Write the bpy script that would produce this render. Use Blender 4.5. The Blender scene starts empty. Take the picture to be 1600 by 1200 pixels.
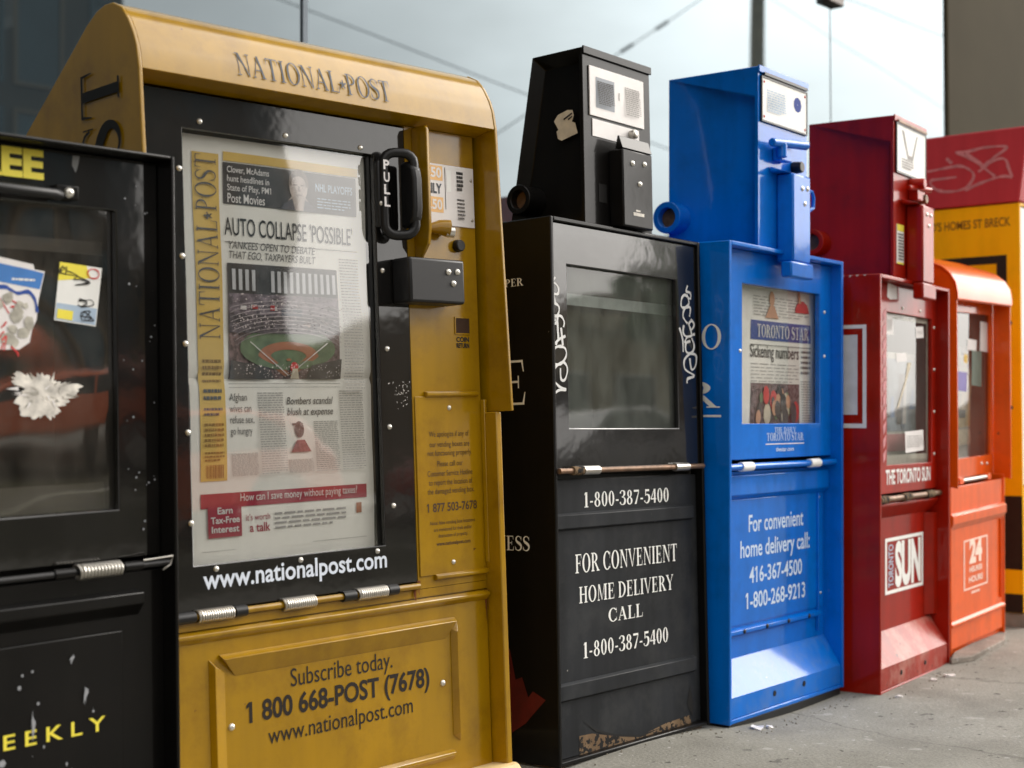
import bpy, bmesh, math, random
from mathutils import Vector, Matrix
random.seed(7)
R_ = math.radians
scene = bpy.context.scene
COL = scene.collection

# ------------------------------------------------------------------ camera
CAM_H, CAM_TH, CAM_PITCH, CAM_ROLL, CAM_LENS = 0.5909, 38.902, 1.361, -0.118, 51.54
cam_data = bpy.data.cameras.new('camera')
cam_data.sensor_width = 36.0
cam_data.lens = CAM_LENS
cam_data.clip_end = 500.0
cam_data.dof.use_dof = True
cam_data.dof.focus_distance = 2.35
cam_data.dof.aperture_fstop = 5.0
cam = bpy.data.objects.new('camera', cam_data)
COL.objects.link(cam)
_th, _pi, _ro = R_(CAM_TH), R_(CAM_PITCH), R_(CAM_ROLL)
_f = Vector((math.cos(_th)*math.cos(_pi), math.sin(_th)*math.cos(_pi), math.sin(_pi)))
_r = Vector((math.sin(_th), -math.cos(_th), 0))
_u = _r.cross(_f)
_r2 = math.cos(_ro)*_r + math.sin(_ro)*_u
_u2 = -math.sin(_ro)*_r + math.cos(_ro)*_u
_m = Matrix((_r2, _u2, -_f)).transposed().to_4x4()
_m.translation = (0, 0, CAM_H)
cam.matrix_world = _m
scene.camera = cam

# ------------------------------------------------------------------ sky and sun (hazy bright afternoon)
GLOW_POW, GLOW_GAIN, GLOW_BASE, GLOW_ZENITH = 6.0, 50.0, 7.0, 8.0
SUN_EL, SUN_AZ = 27.0, -22.0          # degrees; azimuth from +X towards +Y
world = bpy.data.worlds.new('World')
scene.world = world
world.use_nodes = True
wn, wl = world.node_tree.nodes, world.node_tree.links
wn.clear()
w_out = wn.new('ShaderNodeOutputWorld')
w_bg = wn.new('ShaderNodeBackground')
w_bg.inputs['Strength'].default_value = 0.13
sky = wn.new('ShaderNodeTexSky')
sky.sky_type = 'NISHITA'
sky.sun_disc = False
sky.sun_elevation = R_(SUN_EL)
sky.sun_rotation = R_(90 - SUN_AZ)
sky.dust_density = 4.0
sky.air_density = 1.0
sky.ozone_density = 1.0
w_tc = wn.new('ShaderNodeTexCoord')
w_noise = wn.new('ShaderNodeTexNoise')
w_noise.inputs['Scale'].default_value = 2.2
w_noise.inputs['Detail'].default_value = 5.0
w_noise.inputs['Roughness'].default_value = 0.55
w_map = wn.new('ShaderNodeMapping')
w_map.inputs['Scale'].default_value = (1.0, 1.0, 2.4)
w_ramp = wn.new('ShaderNodeValToRGB')
w_ramp.color_ramp.elements[0].position = 0.36
w_ramp.color_ramp.elements[1].position = 0.62
w_dot = wn.new('ShaderNodeVectorMath'); w_dot.operation = 'DOT_PRODUCT'
w_dot.inputs[1].default_value = (math.cos(R_(SUN_EL))*math.cos(R_(SUN_AZ)), math.cos(R_(SUN_EL))*math.sin(R_(SUN_AZ)), math.sin(R_(SUN_EL)))
w_clamp = wn.new('ShaderNodeMath'); w_clamp.operation = 'MAXIMUM'; w_clamp.inputs[1].default_value = 0.0
w_pow = wn.new('ShaderNodeMath'); w_pow.operation = 'POWER'; w_pow.inputs[1].default_value = GLOW_POW
w_glow = wn.new('ShaderNodeMath'); w_glow.operation = 'MULTIPLY_ADD'      # bright hazy cloud round the sun, greyer away from it
w_glow.inputs[1].default_value = GLOW_GAIN
w_glow.inputs[2].default_value = GLOW_BASE
w_sep = wn.new('ShaderNodeSeparateXYZ')
w_zen = wn.new('ShaderNodeMath'); w_zen.operation = 'MULTIPLY_ADD'; w_zen.inputs[1].default_value = GLOW_ZENITH; w_zen.inputs[2].default_value = 0.0
w_sum = wn.new('ShaderNodeMath'); w_sum.operation = 'ADD'
w_cloud = wn.new('ShaderNodeMix'); w_cloud.data_type = 'RGBA'; w_cloud.blend_type = 'MULTIPLY'
w_cloud.inputs[0].default_value = 1.0
w_cloud.inputs[6].default_value = (1.0, 0.965, 0.92, 1)
w_mix = wn.new('ShaderNodeMix'); w_mix.data_type = 'RGBA'
w_fac = wn.new('ShaderNodeMath'); w_fac.operation = 'MULTIPLY_ADD'
w_fac.inputs[1].default_value = 0.14
w_fac.inputs[2].default_value = 0.84
wl.new(w_tc.outputs['Generated'], w_map.inputs['Vector'])
wl.new(w_map.outputs['Vector'], w_noise.inputs['Vector'])
wl.new(w_noise.outputs['Fac'], w_ramp.inputs['Fac'])
wl.new(w_tc.outputs['Generated'], w_dot.inputs[0])
wl.new(w_dot.outputs['Value'], w_clamp.inputs[0])
wl.new(w_clamp.outputs[0], w_pow.inputs[0])
wl.new(w_pow.outputs[0], w_glow.inputs[0])
wl.new(w_tc.outputs['Generated'], w_sep.inputs[0])
wl.new(w_sep.outputs['Z'], w_zen.inputs[0])
wl.new(w_zen.outputs[0], w_sum.inputs[0])
wl.new(w_glow.outputs[0], w_sum.inputs[1])
w_var = wn.new('ShaderNodeMapRange'); w_var.inputs['From Min'].default_value = 0.3; w_var.inputs['From Max'].default_value = 0.7; w_var.inputs['To Min'].default_value = 0.74; w_var.inputs['To Max'].default_value = 1.22
w_vm = wn.new('ShaderNodeMath'); w_vm.operation = 'MULTIPLY'
wl.new(w_noise.outputs['Fac'], w_var.inputs['Value'])
wl.new(w_sum.outputs[0], w_vm.inputs[0])
wl.new(w_var.outputs['Result'], w_vm.inputs[1])
wl.new(w_vm.outputs[0], w_cloud.inputs[7])
wl.new(w_ramp.outputs['Color'], w_fac.inputs[0])
wl.new(w_fac.outputs['Value'], w_mix.inputs[0])
wl.new(sky.outputs['Color'], w_mix.inputs[6])
wl.new(w_cloud.outputs[2], w_mix.inputs[7])
wl.new(w_mix.outputs[2], w_bg.inputs['Color'])
wl.new(w_bg.outputs['Background'], w_out.inputs['Surface'])

sun_data = bpy.data.lights.new('sun', 'SUN')
sun_data.energy = 0.9
sun_data.angle = R_(22)
sun_data.color = (1.0, 0.95, 0.87)
sun = bpy.data.objects.new('sun', sun_data)
COL.objects.link(sun)
_sd = Vector((math.cos(R_(SUN_EL))*math.cos(R_(SUN_AZ)), math.cos(R_(SUN_EL))*math.sin(R_(SUN_AZ)), math.sin(R_(SUN_EL))))
sun.rotation_euler = (-_sd).to_track_quat('-Z', 'Y').to_euler()

scene.view_settings.view_transform = 'Standard'
scene.view_settings.look = 'None'
scene.view_settings.gamma = 1.0
scene.view_settings.exposure = -0.12
scene.view_settings.use_curve_mapping = False
scene.cycles.use_denoising = True
scene.cycles.max_bounces = 8
scene.cycles.glossy_bounces = 5
scene.cycles.transparent_max_bounces = 10
scene.cycles.caustics_reflective = False
scene.cycles.caustics_refractive = False
scene.cycles.sample_clamp_indirect = 8.0

# ------------------------------------------------------------------ materials
def srgb(r, g, b):
    def c(x):
        x /= 255.0
        return x/12.92 if x <= 0.04045 else ((x+0.055)/1.055)**2.4
    return (c(r), c(g), c(b), 1.0)

MATS = {}
def new_mat(name):
    m = bpy.data.materials.new(name)
    m.use_nodes = True
    n = m.node_tree.nodes; l = m.node_tree.links
    return m, n, l, n['Principled BSDF']

def paint(name, col, rough=0.35, coat=0.5, coat_rough=0.12, wear=0.25, chip=None, chip_amt=0.0, chip_scale=60.0, metal=0.0, bump=0.02, spec=0.5, coat_ior=1.5, dirt=None, dirt_amt=0.0):
    """enamel paint: blotchy fading, fine scuffs, orange peel, optional chips showing another colour"""
    m, n, l, b = new_mat(name)
    tc = n.new('ShaderNodeTexCoord')
    big = n.new('ShaderNodeTexNoise'); big.inputs['Scale'].default_value = 5.0; big.inputs['Detail'].default_value = 6.0
    l.new(tc.outputs['Object'], big.inputs['Vector'])
    mp = n.new('ShaderNodeMapping'); mp.inputs['Scale'].default_value = (34, 34, 3.0)
    l.new(tc.outputs['Object'], mp.inputs['Vector'])
    streak = n.new('ShaderNodeTexNoise'); streak.inputs['Scale'].default_value = 1.0; streak.inputs['Detail'].default_value = 4.0
    l.new(mp.outputs['Vector'], streak.inputs['Vector'])
    add = n.new('ShaderNodeMath'); add.operation = 'ADD'
    l.new(big.outputs['Fac'], add.inputs[0]); l.new(streak.outputs['Fac'], add.inputs[1])
    mr = n.new('ShaderNodeMapRange'); mr.inputs['From Min'].default_value = 0.6; mr.inputs['From Max'].default_value = 1.4
    mr.inputs['To Min'].default_value = 1.0 - wear; mr.inputs['To Max'].default_value = 1.0 + wear
    l.new(add.outputs[0], mr.inputs['Value'])
    mul = n.new('ShaderNodeMix'); mul.data_type = 'RGBA'; mul.blend_type = 'MULTIPLY'; mul.inputs[0].default_value = 1.0
    mul.inputs[6].default_value = col
    l.new(mr.outputs['Result'], mul.inputs[7])
    out = mul.outputs[2]
    if dirt:
        dn = n.new('ShaderNodeTexNoise'); dn.inputs['Scale'].default_value = 11.0; dn.inputs['Detail'].default_value = 9.0; dn.inputs['Roughness'].default_value = 0.7
        l.new(tc.outputs['Object'], dn.inputs['Vector'])
        dr = n.new('ShaderNodeMapRange'); dr.inputs['From Min'].default_value = 0.48; dr.inputs['From Max'].default_value = 0.75
        dr.inputs['To Max'].default_value = dirt_amt
        l.new(dn.outputs['Fac'], dr.inputs['Value'])
        dm = n.new('ShaderNodeMix'); dm.data_type = 'RGBA'; dm.inputs[7].default_value = dirt
        l.new(dr.outputs['Result'], dm.inputs[0]); l.new(out, dm.inputs[6]); out = dm.outputs[2]
    rmap = n.new('ShaderNodeMapRange'); rmap.inputs['To Min'].default_value = max(0.03, rough-0.1); rmap.inputs['To Max'].default_value = rough+0.14
    l.new(big.outputs['Fac'], rmap.inputs['Value'])
    l.new(rmap.outputs['Result'], b.inputs['Roughness'])
    if chip:
        cn = n.new('ShaderNodeTexNoise'); cn.inputs['Scale'].default_value = chip_scale; cn.inputs['Detail'].default_value = 5.0; cn.inputs['Roughness'].default_value = 0.6
        l.new(tc.outputs['Object'], cn.inputs['Vector'])
        cr = n.new('ShaderNodeMapRange'); cr.inputs['From Min'].default_value = 0.70 - chip_amt; cr.inputs['From Max'].default_value = 0.72 - chip_amt
        l.new(cn.outputs['Fac'], cr.inputs['Value'])
        cm = n.new('ShaderNodeMix'); cm.data_type = 'RGBA'; cm.inputs[7].default_value = chip
        l.new(cr.outputs['Result'], cm.inputs[0]); l.new(out, cm.inputs[6]); out = cm.outputs[2]
    l.new(out, b.inputs['Base Color'])
    b.inputs['Metallic'].default_value = metal
    b.inputs['Specular IOR Level'].default_value = spec
    b.inputs['Coat Weight'].default_value = coat
    b.inputs['Coat Roughness'].default_value = coat_rough; b.inputs['Coat IOR'].default_value = coat_ior
    if bump:
        bn = n.new('ShaderNodeTexNoise'); bn.inputs['Scale'].default_value = 14.0; bn.inputs['Detail'].default_value = 3.0
        l.new(tc.outputs['Object'], bn.inputs['Vector'])
        bp = n.new('ShaderNodeBump'); bp.inputs['Strength'].default_value = bump*4; bp.inputs['Distance'].default_value = 0.004
        l.new(bn.outputs['Fac'], bp.inputs['Height'])
        l.new(bp.outputs['Normal'], b.inputs['Normal']); l.new(bp.outputs['Normal'], b.inputs['Coat Normal'])
    MATS[name] = m
    return m

def plain(name, col, rough=0.6, metal=0.0, spec=0.4, var=0.12, scale=30.0):
    m, n, l, b = new_mat(name)
    tc = n.new('ShaderNodeTexCoord')
    no = n.new('ShaderNodeTexNoise'); no.inputs['Scale'].default_value = scale; no.inputs['Detail'].default_value = 5.0
    l.new(tc.outputs['Object'], no.inputs['Vector'])
    mr = n.new('ShaderNodeMapRange'); mr.inputs['From Min'].default_value = 0.3; mr.inputs['From Max'].default_value = 0.7
    mr.inputs['To Min'].default_value = 1-var; mr.inputs['To Max'].default_value = 1+var
    l.new(no.outputs['Fac'], mr.inputs['Value'])
    mul = n.new('ShaderNodeMix'); mul.data_type = 'RGBA'; mul.blend_type = 'MULTIPLY'; mul.inputs[0].default_value = 1.0
    mul.inputs[6].default_value = col
    l.new(mr.outputs['Result'], mul.inputs[7]); l.new(mul.outputs[2], b.inputs['Base Color'])
    b.inputs['Roughness'].default_value = rough; b.inputs['Metallic'].default_value = metal
    b.inputs['Specular IOR Level'].default_value = spec
    MATS[name] = m
    return m

def glazing(name, tint=(0.9, 0.92, 0.92, 1), haze=0.06, hazecol=(0.5, 0.5, 0.47, 1), ior=1.52, rough=0.03, wob=0.25, gain=1.0, base=0.0):
    """scratched acrylic: clear, with Fresnel gloss and a little scattered scuffing"""
    m, n, l, b = new_mat(name)
    n.remove(b)
    out = n['Material Output']
    tc = n.new('ShaderNodeTexCoord')
    tr = n.new('ShaderNodeBsdfTransparent'); tr.inputs['Color'].default_value = tint
    df = n.new('ShaderNodeBsdfDiffuse'); df.inputs['Color'].default_value = hazecol
    gl = n.new('ShaderNodeBsdfGlossy'); gl.inputs['Roughness'].default_value = rough; gl.inputs['Color'].default_value = (1, 1, 1, 1)
    fr = n.new('ShaderNodeFresnel'); fr.inputs['IOR'].default_value = ior
    fg = n.new('ShaderNodeMath'); fg.operation = 'MULTIPLY'; fg.use_clamp = True; fg.inputs[1].default_value = gain
    ge = n.new('ShaderNodeNewGeometry')
    fb = n.new('ShaderNodeMath'); fb.operation = 'SUBTRACT'; fb.inputs[0].default_value = gain     # gloss only on the outer face
    fb2 = n.new('ShaderNodeMath'); fb2.operation = 'MULTIPLY'; fb2.inputs[1].default_value = gain
    l.new(ge.outputs['Backfacing'], fb2.inputs[0]); l.new(fb2.outputs[0], fb.inputs[1])
    l.new(fr.outputs[0], fg.inputs[0]); l.new(fb.outputs[0], fg.inputs[1])
    mp = n.new('ShaderNodeMapping'); mp.inputs['Scale'].default_value = (9, 9, 4.0); mp.inputs['Rotation'].default_value = (0, 0.35, 0)
    l.new(tc.outputs['Object'], mp.inputs['Vector'])
    no = n.new('ShaderNodeTexNoise'); no.inputs['Scale'].default_value = 2.5; no.inputs['Detail'].default_value = 8.0; no.inputs['Roughness'].default_value = 0.7
    l.new(mp.outputs['Vector'], no.inputs['Vector'])
    mr = n.new('ShaderNodeMapRange'); mr.inputs['From Min'].default_value = 0.35; mr.inputs['From Max'].default_value = 0.75
    mr.inputs['To Min'].default_value = base; mr.inputs['To Max'].default_value = base + haze*2.2
    l.new(no.outputs['Fac'], mr.inputs['Value'])
    wn_ = n.new('ShaderNodeTexNoise'); wn_.inputs['Scale'].default_value = 4.0; wn_.inputs['Detail'].default_value = 1.0
    l.new(tc.outputs['Object'], wn_.inputs['Vector'])
    bp = n.new('ShaderNodeBump'); bp.inputs['Strength'].default_value = wob; bp.inputs['Distance'].default_value = 0.01
    l.new(wn_.outputs['Fac'], bp.inputs['Height']); l.new(bp.outputs['Normal'], gl.inputs['Normal'])
    m1 = n.new('ShaderNodeMixShader'); m2 = n.new('ShaderNodeMixShader')
    l.new(mr.outputs['Result'], m1.inputs[0]); l.new(tr.outputs[0], m1.inputs[1]); l.new(df.outputs[0], m1.inputs[2])
    l.new(fg.outputs[0], m2.inputs[0]); l.new(m1.outputs[0], m2.inputs[1]); l.new(gl.outputs[0], m2.inputs[2])
    l.new(m2.outputs[0], out.inputs['Surface'])
    MATS[name] = m
    return m

mustard = paint('mustard enamel', srgb(160, 121, 0), rough=0.42, spec=0.08, coat=0.9, coat_ior=1.58, coat_rough=0.14, wear=0.18, chip=srgb(96, 60, 24), chip_amt=-0.015, chip_scale=42, dirt=srgb(96, 64, 6), dirt_amt=0.5)
black = paint('black enamel', srgb(17, 16, 15), rough=0.42, spec=0.06, coat=0.35, coat_rough=0.1, wear=0.3, chip=srgb(150, 148, 142), chip_amt=-0.045, chip_scale=70, dirt=srgb(26, 22, 19), dirt_amt=0.4)
blackdoor = paint('black door enamel', srgb(20, 19, 18), rough=0.3, spec=0.06, coat=1.0, coat_ior=1.62, coat_rough=0.06, wear=0.35, chip=srgb(170, 168, 160), chip_amt=-0.05, chip_scale=80, dirt=srgb(46, 44, 41), dirt_amt=0.45)
slate = paint('faded black panel', srgb(38, 40, 43), rough=0.5, spec=0.08, coat=0.15, coat_rough=0.2, wear=0.4, chip=srgb(140, 138, 132), chip_amt=-0.035, chip_scale=55, dirt=srgb(64, 65, 65), dirt_amt=0.6)
blue = paint('blue enamel', srgb(0, 108, 206), rough=0.32, spec=0.05, coat=0.7, coat_rough=0.06, wear=0.16, chip=srgb(0, 52, 104), chip_amt=-0.03, chip_scale=38, dirt=srgb(0, 74, 132), dirt_amt=0.45)
darkred = paint('dark red enamel', srgb(152, 22, 2), rough=0.4, spec=0.08, coat=0.4, coat_rough=0.1, wear=0.28, chip=srgb(74, 16, 8), chip_amt=-0.025, chip_scale=40, dirt=srgb(96, 26, 12), dirt_amt=0.55)
orange = paint('orange enamel', srgb(232, 92, 16), rough=0.38, spec=0.08, coat=0.6, coat_rough=0.1, wear=0.14, chip=srgb(130, 60, 36), chip_amt=-0.035, chip_scale=40, dirt=srgb(166, 74, 36), dirt_amt=0.45)
yellow = paint('bright yellow enamel', srgb(255, 192, 2), rough=0.5, spec=0.2, coat=0.15, coat_rough=0.2, wear=0.08, dirt=srgb(210, 150, 20), dirt_amt=0.25)
maroon = paint('maroon enamel', srgb(186, 60, 68), rough=0.5, spec=0.2, coat=0.15, coat_rough=0.2, wear=0.12)
cream = paint('weathered cream paint', srgb(214, 188, 134), rough=0.55, coat=0.2, wear=0.15, dirt=srgb(120, 96, 60), dirt_amt=0.5)
rust = paint('rusty steel', srgb(122, 102, 80), rough=0.9, spec=0.1, coat=0.0, wear=0.5, chip=srgb(44, 43, 42), chip_amt=0.19, chip_scale=85, dirt=srgb(92, 66, 46), dirt_amt=0.7, bump=0.06)
steel = plain('worn steel', srgb(190, 186, 178), rough=0.32, metal=0.9, var=0.15)
rivet_m = plain('bright rivet', srgb(225, 222, 214), rough=0.28, metal=0.75, var=0.08)
rod_m = plain('rusty rod', srgb(120, 94, 74), rough=0.5, metal=0.5, var=0.4, scale=50)
rubber = plain('black plastic', srgb(22, 22, 23), rough=0.4, var=0.2)
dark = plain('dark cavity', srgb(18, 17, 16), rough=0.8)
interior = plain('dark inner steel', srgb(60, 58, 54), rough=0.6, var=0.3, scale=9)  # mottled dark grey for liners and rails inside the cabinets
white = plain('white vinyl', srgb(236, 236, 232), rough=0.5, var=0.04)
paperw = plain('newsprint', srgb(240, 237, 230), rough=0.85, var=0.03, scale=12)
label_w = plain('white label card', srgb(228, 224, 222), rough=0.45, var=0.05)
ink = plain('black ink', srgb(38, 36, 36), rough=0.8, var=0.1)
greyink = plain('grey newsprint ink', srgb(170, 167, 164), rough=0.85, var=0.1)
midink = plain('mid grey ink', srgb(98, 95, 93), rough=0.85, var=0.1)
photo_grey = plain('printed dark picture', srgb(74, 70, 70), rough=0.8, var=0.5, scale=26)
gold = plain('printed gold', srgb(222, 186, 98), rough=0.8, var=0.04)
crimson = plain('printed crimson', srgb(160, 40, 62), rough=0.8, var=0.05)
navy = plain('printed navy', srgb(60, 78, 150), rough=0.8, var=0.08)
crowd = plain('printed crowd', srgb(112, 92, 92), rough=0.8, var=0.75, scale=150)
field_green = plain('printed grass', srgb(104, 122, 92), rough=0.8, var=0.25, scale=60)
clay = plain('printed clay', srgb(172, 112, 82), rough=0.8, var=0.15, scale=60)
skin = plain('printed skin', srgb(200, 150, 120), rough=0.8)
lemon = plain('lemon vinyl', srgb(238, 222, 74), rough=0.5, var=0.04)
skyblue = plain('sticker blue', srgb(60, 120, 190), rough=0.5)
pale_blue = plain('sticker pale blue', srgb(170, 190, 210), rough=0.5)
cobalt = plain('sticker cobalt', srgb(30, 70, 150), rough=0.5)
redink = plain('red ink', srgb(200, 50, 50), rough=0.6)
peach = plain('faded orange print', srgb(236, 190, 130), rough=0.6, var=0.05)
hoodink = plain('faded navy lettering', srgb(74, 80, 88), rough=0.6, var=0.25, scale=90)
torn = plain('torn sticker paper', srgb(214, 209, 200), rough=0.9, var=0.4, scale=70)
beige = plain('old sticker residue', srgb(206, 194, 172), rough=0.8, var=0.12, scale=60)
graffiti_m = plain('white marker', srgb(214, 214, 212), rough=0.5, var=0.1)
faint_pink = plain('pink marker', srgb(196, 128, 132), rough=0.6, var=0.25, scale=70)
leaf_red = plain('dark red leaf print', srgb(86, 16, 8), rough=0.6, var=0.3)
concrete = plain('cast concrete', srgb(138, 136, 126), rough=0.9, var=0.25, scale=25)
clear = glazing('clear acrylic', tint=(0.97, 0.975, 0.97, 1), haze=0.015, wob=0.12, gain=1.8)
scuffed = glazing('scuffed acrylic', haze=0.045, base=0.045, hazecol=(0.40, 0.43, 0.38, 1), wob=0.06)
streaky = glazing('hazy acrylic', tint=(0.95, 0.95, 0.94, 1), haze=0.03, base=0.02, hazecol=(0.5, 0.48, 0.44, 1), wob=0.4, gain=0.9)
glossy_pane = glazing('glossy acrylic', tint=(0.93, 0.92, 0.9, 1), haze=0.025, base=0.012, hazecol=(0.5, 0.46, 0.4, 1), wob=0.9, gain=3.4)
display_pane = glazing('shiny display acrylic', tint=(0.96, 0.965, 0.96, 1), haze=0.015, wob=0.22, gain=3.4)

# ------------------------------------------------------------------ mesh builder
class MB:
    def __init__(s): s.v = []; s.f = []; s.k = 0
    def add(s, vs, fs):
        o = len(s.v); s.v += [tuple(p) for p in vs]; s.f += [tuple(i+o for i in f) for f in fs]; return s
    def box(s, x0, x1, y0, y1, z0, z1):
        return s.add([(x0,y0,z0),(x1,y0,z0),(x1,y1,z0),(x0,y1,z0),(x0,y0,z1),(x1,y0,z1),(x1,y1,z1),(x0,y1,z1)],
                     [(0,3,2,1),(4,5,6,7),(0,1,5,4),(1,2,6,5),(2,3,7,6),(3,0,4,7)])
    def prism(s, pts, ax, a, b):
        """pts in the two other axes, extruded along ax from a to b"""
        def P(p, t): return {'x': (t, p[0], p[1]), 'y': (p[0], t, p[1]), 'z': (p[0], p[1], t)}[ax]
        n = len(pts)
        return s.add([P(p, a) for p in pts] + [P(p, b) for p in pts],
                     [tuple(range(n-1, -1, -1)), tuple(range(n, 2*n))] + [(i, (i+1) % n, n+(i+1) % n, n+i) for i in range(n)])
    def ring(s, o, i, d0, d1):
        """rectangular frame: o, i = (u0, u1, v0, v1) outer and inner; d0..d1 in depth"""
        def c(r): return [(r[0], r[2]), (r[1], r[2]), (r[1], r[3]), (r[0], r[3])]
        return s.ringq(c(o), c(i), d0, d1)
    def ringq(s, O, I, d0, d1):
        n = len(O)
        vs = [(p[0], d0, p[1]) for p in O] + [(p[0], d0, p[1]) for p in I] + [(p[0], d1, p[1]) for p in O] + [(p[0], d1, p[1]) for p in I]
        fs = []
        for k in range(n):
            j = (k+1) % n
            fs += [(k, j, n+j, n+k), (2*n+k, 3*n+k, 3*n+j, 2*n+j), (k, 2*n+k, 2*n+j, j), (n+k, n+j, 3*n+j, 3*n+k)]
        return s.add(vs, fs)
    def tube(s, path, r, n=10, closed=False):
        pts = [Vector(p) for p in path]; m = len(pts); vs = []; fs = []
        rs = r if isinstance(r, (list, tuple)) else [r]*m
        ref = None
        for i, p in enumerate(pts):
            a = pts[i-1] if (i > 0 or closed) else p
            b = pts[(i+1) % m] if (i < m-1 or closed) else p
            t = (b-a).normalized()
            if ref is None:
                ref = t.orthogonal().normalized()
            ref = (ref - t*ref.dot(t)).normalized()
            bi = t.cross(ref)
            for k in range(n):
                an = 2*math.pi*k/n
                vs.append(p + rs[i]*(math.cos(an)*ref + math.sin(an)*bi))
        for i in range(m if closed else m-1):
            for k in range(n):
                j = (i+1) % m
                fs.append((i*n+k, i*n+(k+1) % n, j*n+(k+1) % n, j*n+k))
        if not closed:
            fs += [tuple(range(n-1, -1, -1)), tuple(range((m-1)*n, m*n))]
        return s.add(vs, fs)
    def cyl(s, p0, p1, r0, r1=None, n=20):
        return s.tube([p0, p1], [r0, r1 if r1 is not None else r0], n)
    def pipe(s, p0, p1, ro, ri, n=24):
        """open-ended pipe from p0 to p1"""
        p0, p1 = Vector(p0), Vector(p1); t = (p1-p0).normalized(); a = t.orthogonal().normalized(); b = t.cross(a)
        vs = []; fs = []
        for p, r in ((p0, ro), (p1, ro), (p1, ri), (p0, ri)):
            vs += [p + r*(math.cos(2*math.pi*k/n)*a + math.sin(2*math.pi*k/n)*b) for k in range(n)]
        for q in range(4):
            for k in range(n):
                fs.append((q*n+k, q*n+(k+1) % n, ((q+1) % 4)*n+(k+1) % n, ((q+1) % 4)*n+k))
        return s.add(vs, fs)
    def dome(s, c, ax, r, h, n=12, m=4):
        """rivet head bulging along ax"""
        c = Vector(c); t = Vector(ax).normalized(); a = t.orthogonal().normalized(); b = t.cross(a)
        vs = []; fs = []
        for i in range(m):
            an = math.pi/2*i/m
            for k in range(n):
                q = 2*math.pi*k/n
                vs.append(c + r*math.cos(an)*(math.cos(q)*a+math.sin(q)*b) + h*math.sin(an)*t)
        vs.append(c + h*t)
        for i in range(m-1):
            for k in range(n):
                fs.append((i*n+k, i*n+(k+1) % n, (i+1)*n+(k+1) % n, (i+1)*n+k))
        for k in range(n): fs.append(((m-1)*n+k, (m-1)*n+(k+1) % n, m*n))
        fs.append(tuple(range(n-1, -1, -1)))
        return s.add(vs, fs)
    def spring(s, p0, p1, R, r, turns, n=6):
        p0, p1 = Vector(p0), Vector(p1); t = (p1-p0); a = t.normalized().orthogonal().normalized(); b = t.normalized().cross(a)
        N = int(turns*12)
        return s.tube([p0 + t*(i/N) + R*(math.cos(2*math.pi*turns*i/N)*a + math.sin(2*math.pi*turns*i/N)*b) for i in range(N+1)], r, n)
    def flat(s, polys, d, fr=None, step=0.00004):
        """printed shapes: list of (verts2d, faces) on the plane at depth d; fr maps (u, v) to other axes"""
        for vs, fs in polys:
            dd = d - s.k*step; s.k += 1
            s.add([(fr(p, dd) if fr else (p[0], dd, p[1])) for p in vs], fs)
        return s
    def rect(s, u0, u1, v0, v1, d, nx=1, nz=1):
        dd = d - s.k*0.00004; s.k += 1
        vs = [(u0+(u1-u0)*i/nx, dd, v0+(v1-v0)*j/nz) for j in range(nz+1) for i in range(nx+1)]
        return s.add(vs, [(j*(nx+1)+i, j*(nx+1)+i+1, (j+1)*(nx+1)+i+1, (j+1)*(nx+1)+i) for j in range(nz) for i in range(nx)])
    def poly(s, pts, d):
        dd = d - s.k*0.00004; s.k += 1
        return s.add([(p[0], dd, p[1]) for p in pts], [tuple(range(len(pts)))])
    def ribbon(s, pts, w, d, fr=None):
        """marker stroke of width w through 2-D points (smoothed)"""
        P = smooth_path(pts); vs = []; fs = []
        dd = d - s.k*0.00004; s.k += 1
        for i, p in enumerate(P):
            a = P[max(0, i-1)]; b = P[min(len(P)-1, i+1)]
            dx, dy = b[0]-a[0], b[1]-a[1]; L = math.hypot(dx, dy) or 1e-6
            wv = w*(1+0.22*math.sin(i*0.37+len(P))+0.12*math.sin(i*1.13)); nx, ny = -dy/L*wv/2, dx/L*wv/2
            e = dd - 0.0000008*i
            for q in ((p[0]+nx, p[1]+ny), (p[0]-nx, p[1]-ny)):
                vs.append(fr(q, e) if fr else (q[0], e, q[1]))
            if i: fs.append((2*i-2, 2*i-1, 2*i+1, 2*i))
        return s.add(vs, fs)
    def warp(s, fn):
        s.v = [fn(p) for p in s.v]; return s
    def build(s, name, mat, parent=None, bevel=0.0, smooth=False, seg=2):
        me = bpy.data.meshes.new(name)
        me.from_pydata(s.v, [], s.f)
        bm = bmesh.new(); bm.from_mesh(me)
        bmesh.ops.recalc_face_normals(bm, faces=bm.faces)
        bm.to_mesh(me); bm.free()
        me.materials.append(mat)
        o = bpy.data.objects.new(name, me)
        COL.objects.link(o)
        if parent: o.parent = parent
        if smooth:
            me.polygons.foreach_set('use_smooth', [True]*len(me.polygons))
            try: me.set_sharp_from_angle(angle=R_(40))
            except Exception: pass
        if bevel:
            md = o.modifiers.new('bevel', 'BEVEL'); md.width = bevel; md.segments = seg; md.limit_method = 'ANGLE'; md.angle_limit = R_(35)
            md.harden_normals = False
            me.polygons.foreach_set('use_smooth', [True]*len(me.polygons))
            try: me.set_sharp_from_angle(angle=R_(30))
            except Exception: pass
        return o

def smooth_path(pts, sub=6):
    out = []
    n = len(pts)
    if n < 3: return list(pts)
    for i in range(n-1):
        p0, p1, p2, p3 = pts[max(0, i-1)], pts[i], pts[i+1], pts[min(n-1, i+2)]
        for k in range(sub):
            t = k/sub
            out.append(tuple(0.5*((2*p1[c]) + (-p0[c]+p2[c])*t + (2*p0[c]-5*p1[c]+4*p2[c]-p3[c])*t*t + (-p0[c]+3*p1[c]-3*p2[c]+p3[c])*t**3) for c in (0, 1)))
    out.append(tuple(pts[-1]))
    return out

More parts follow.
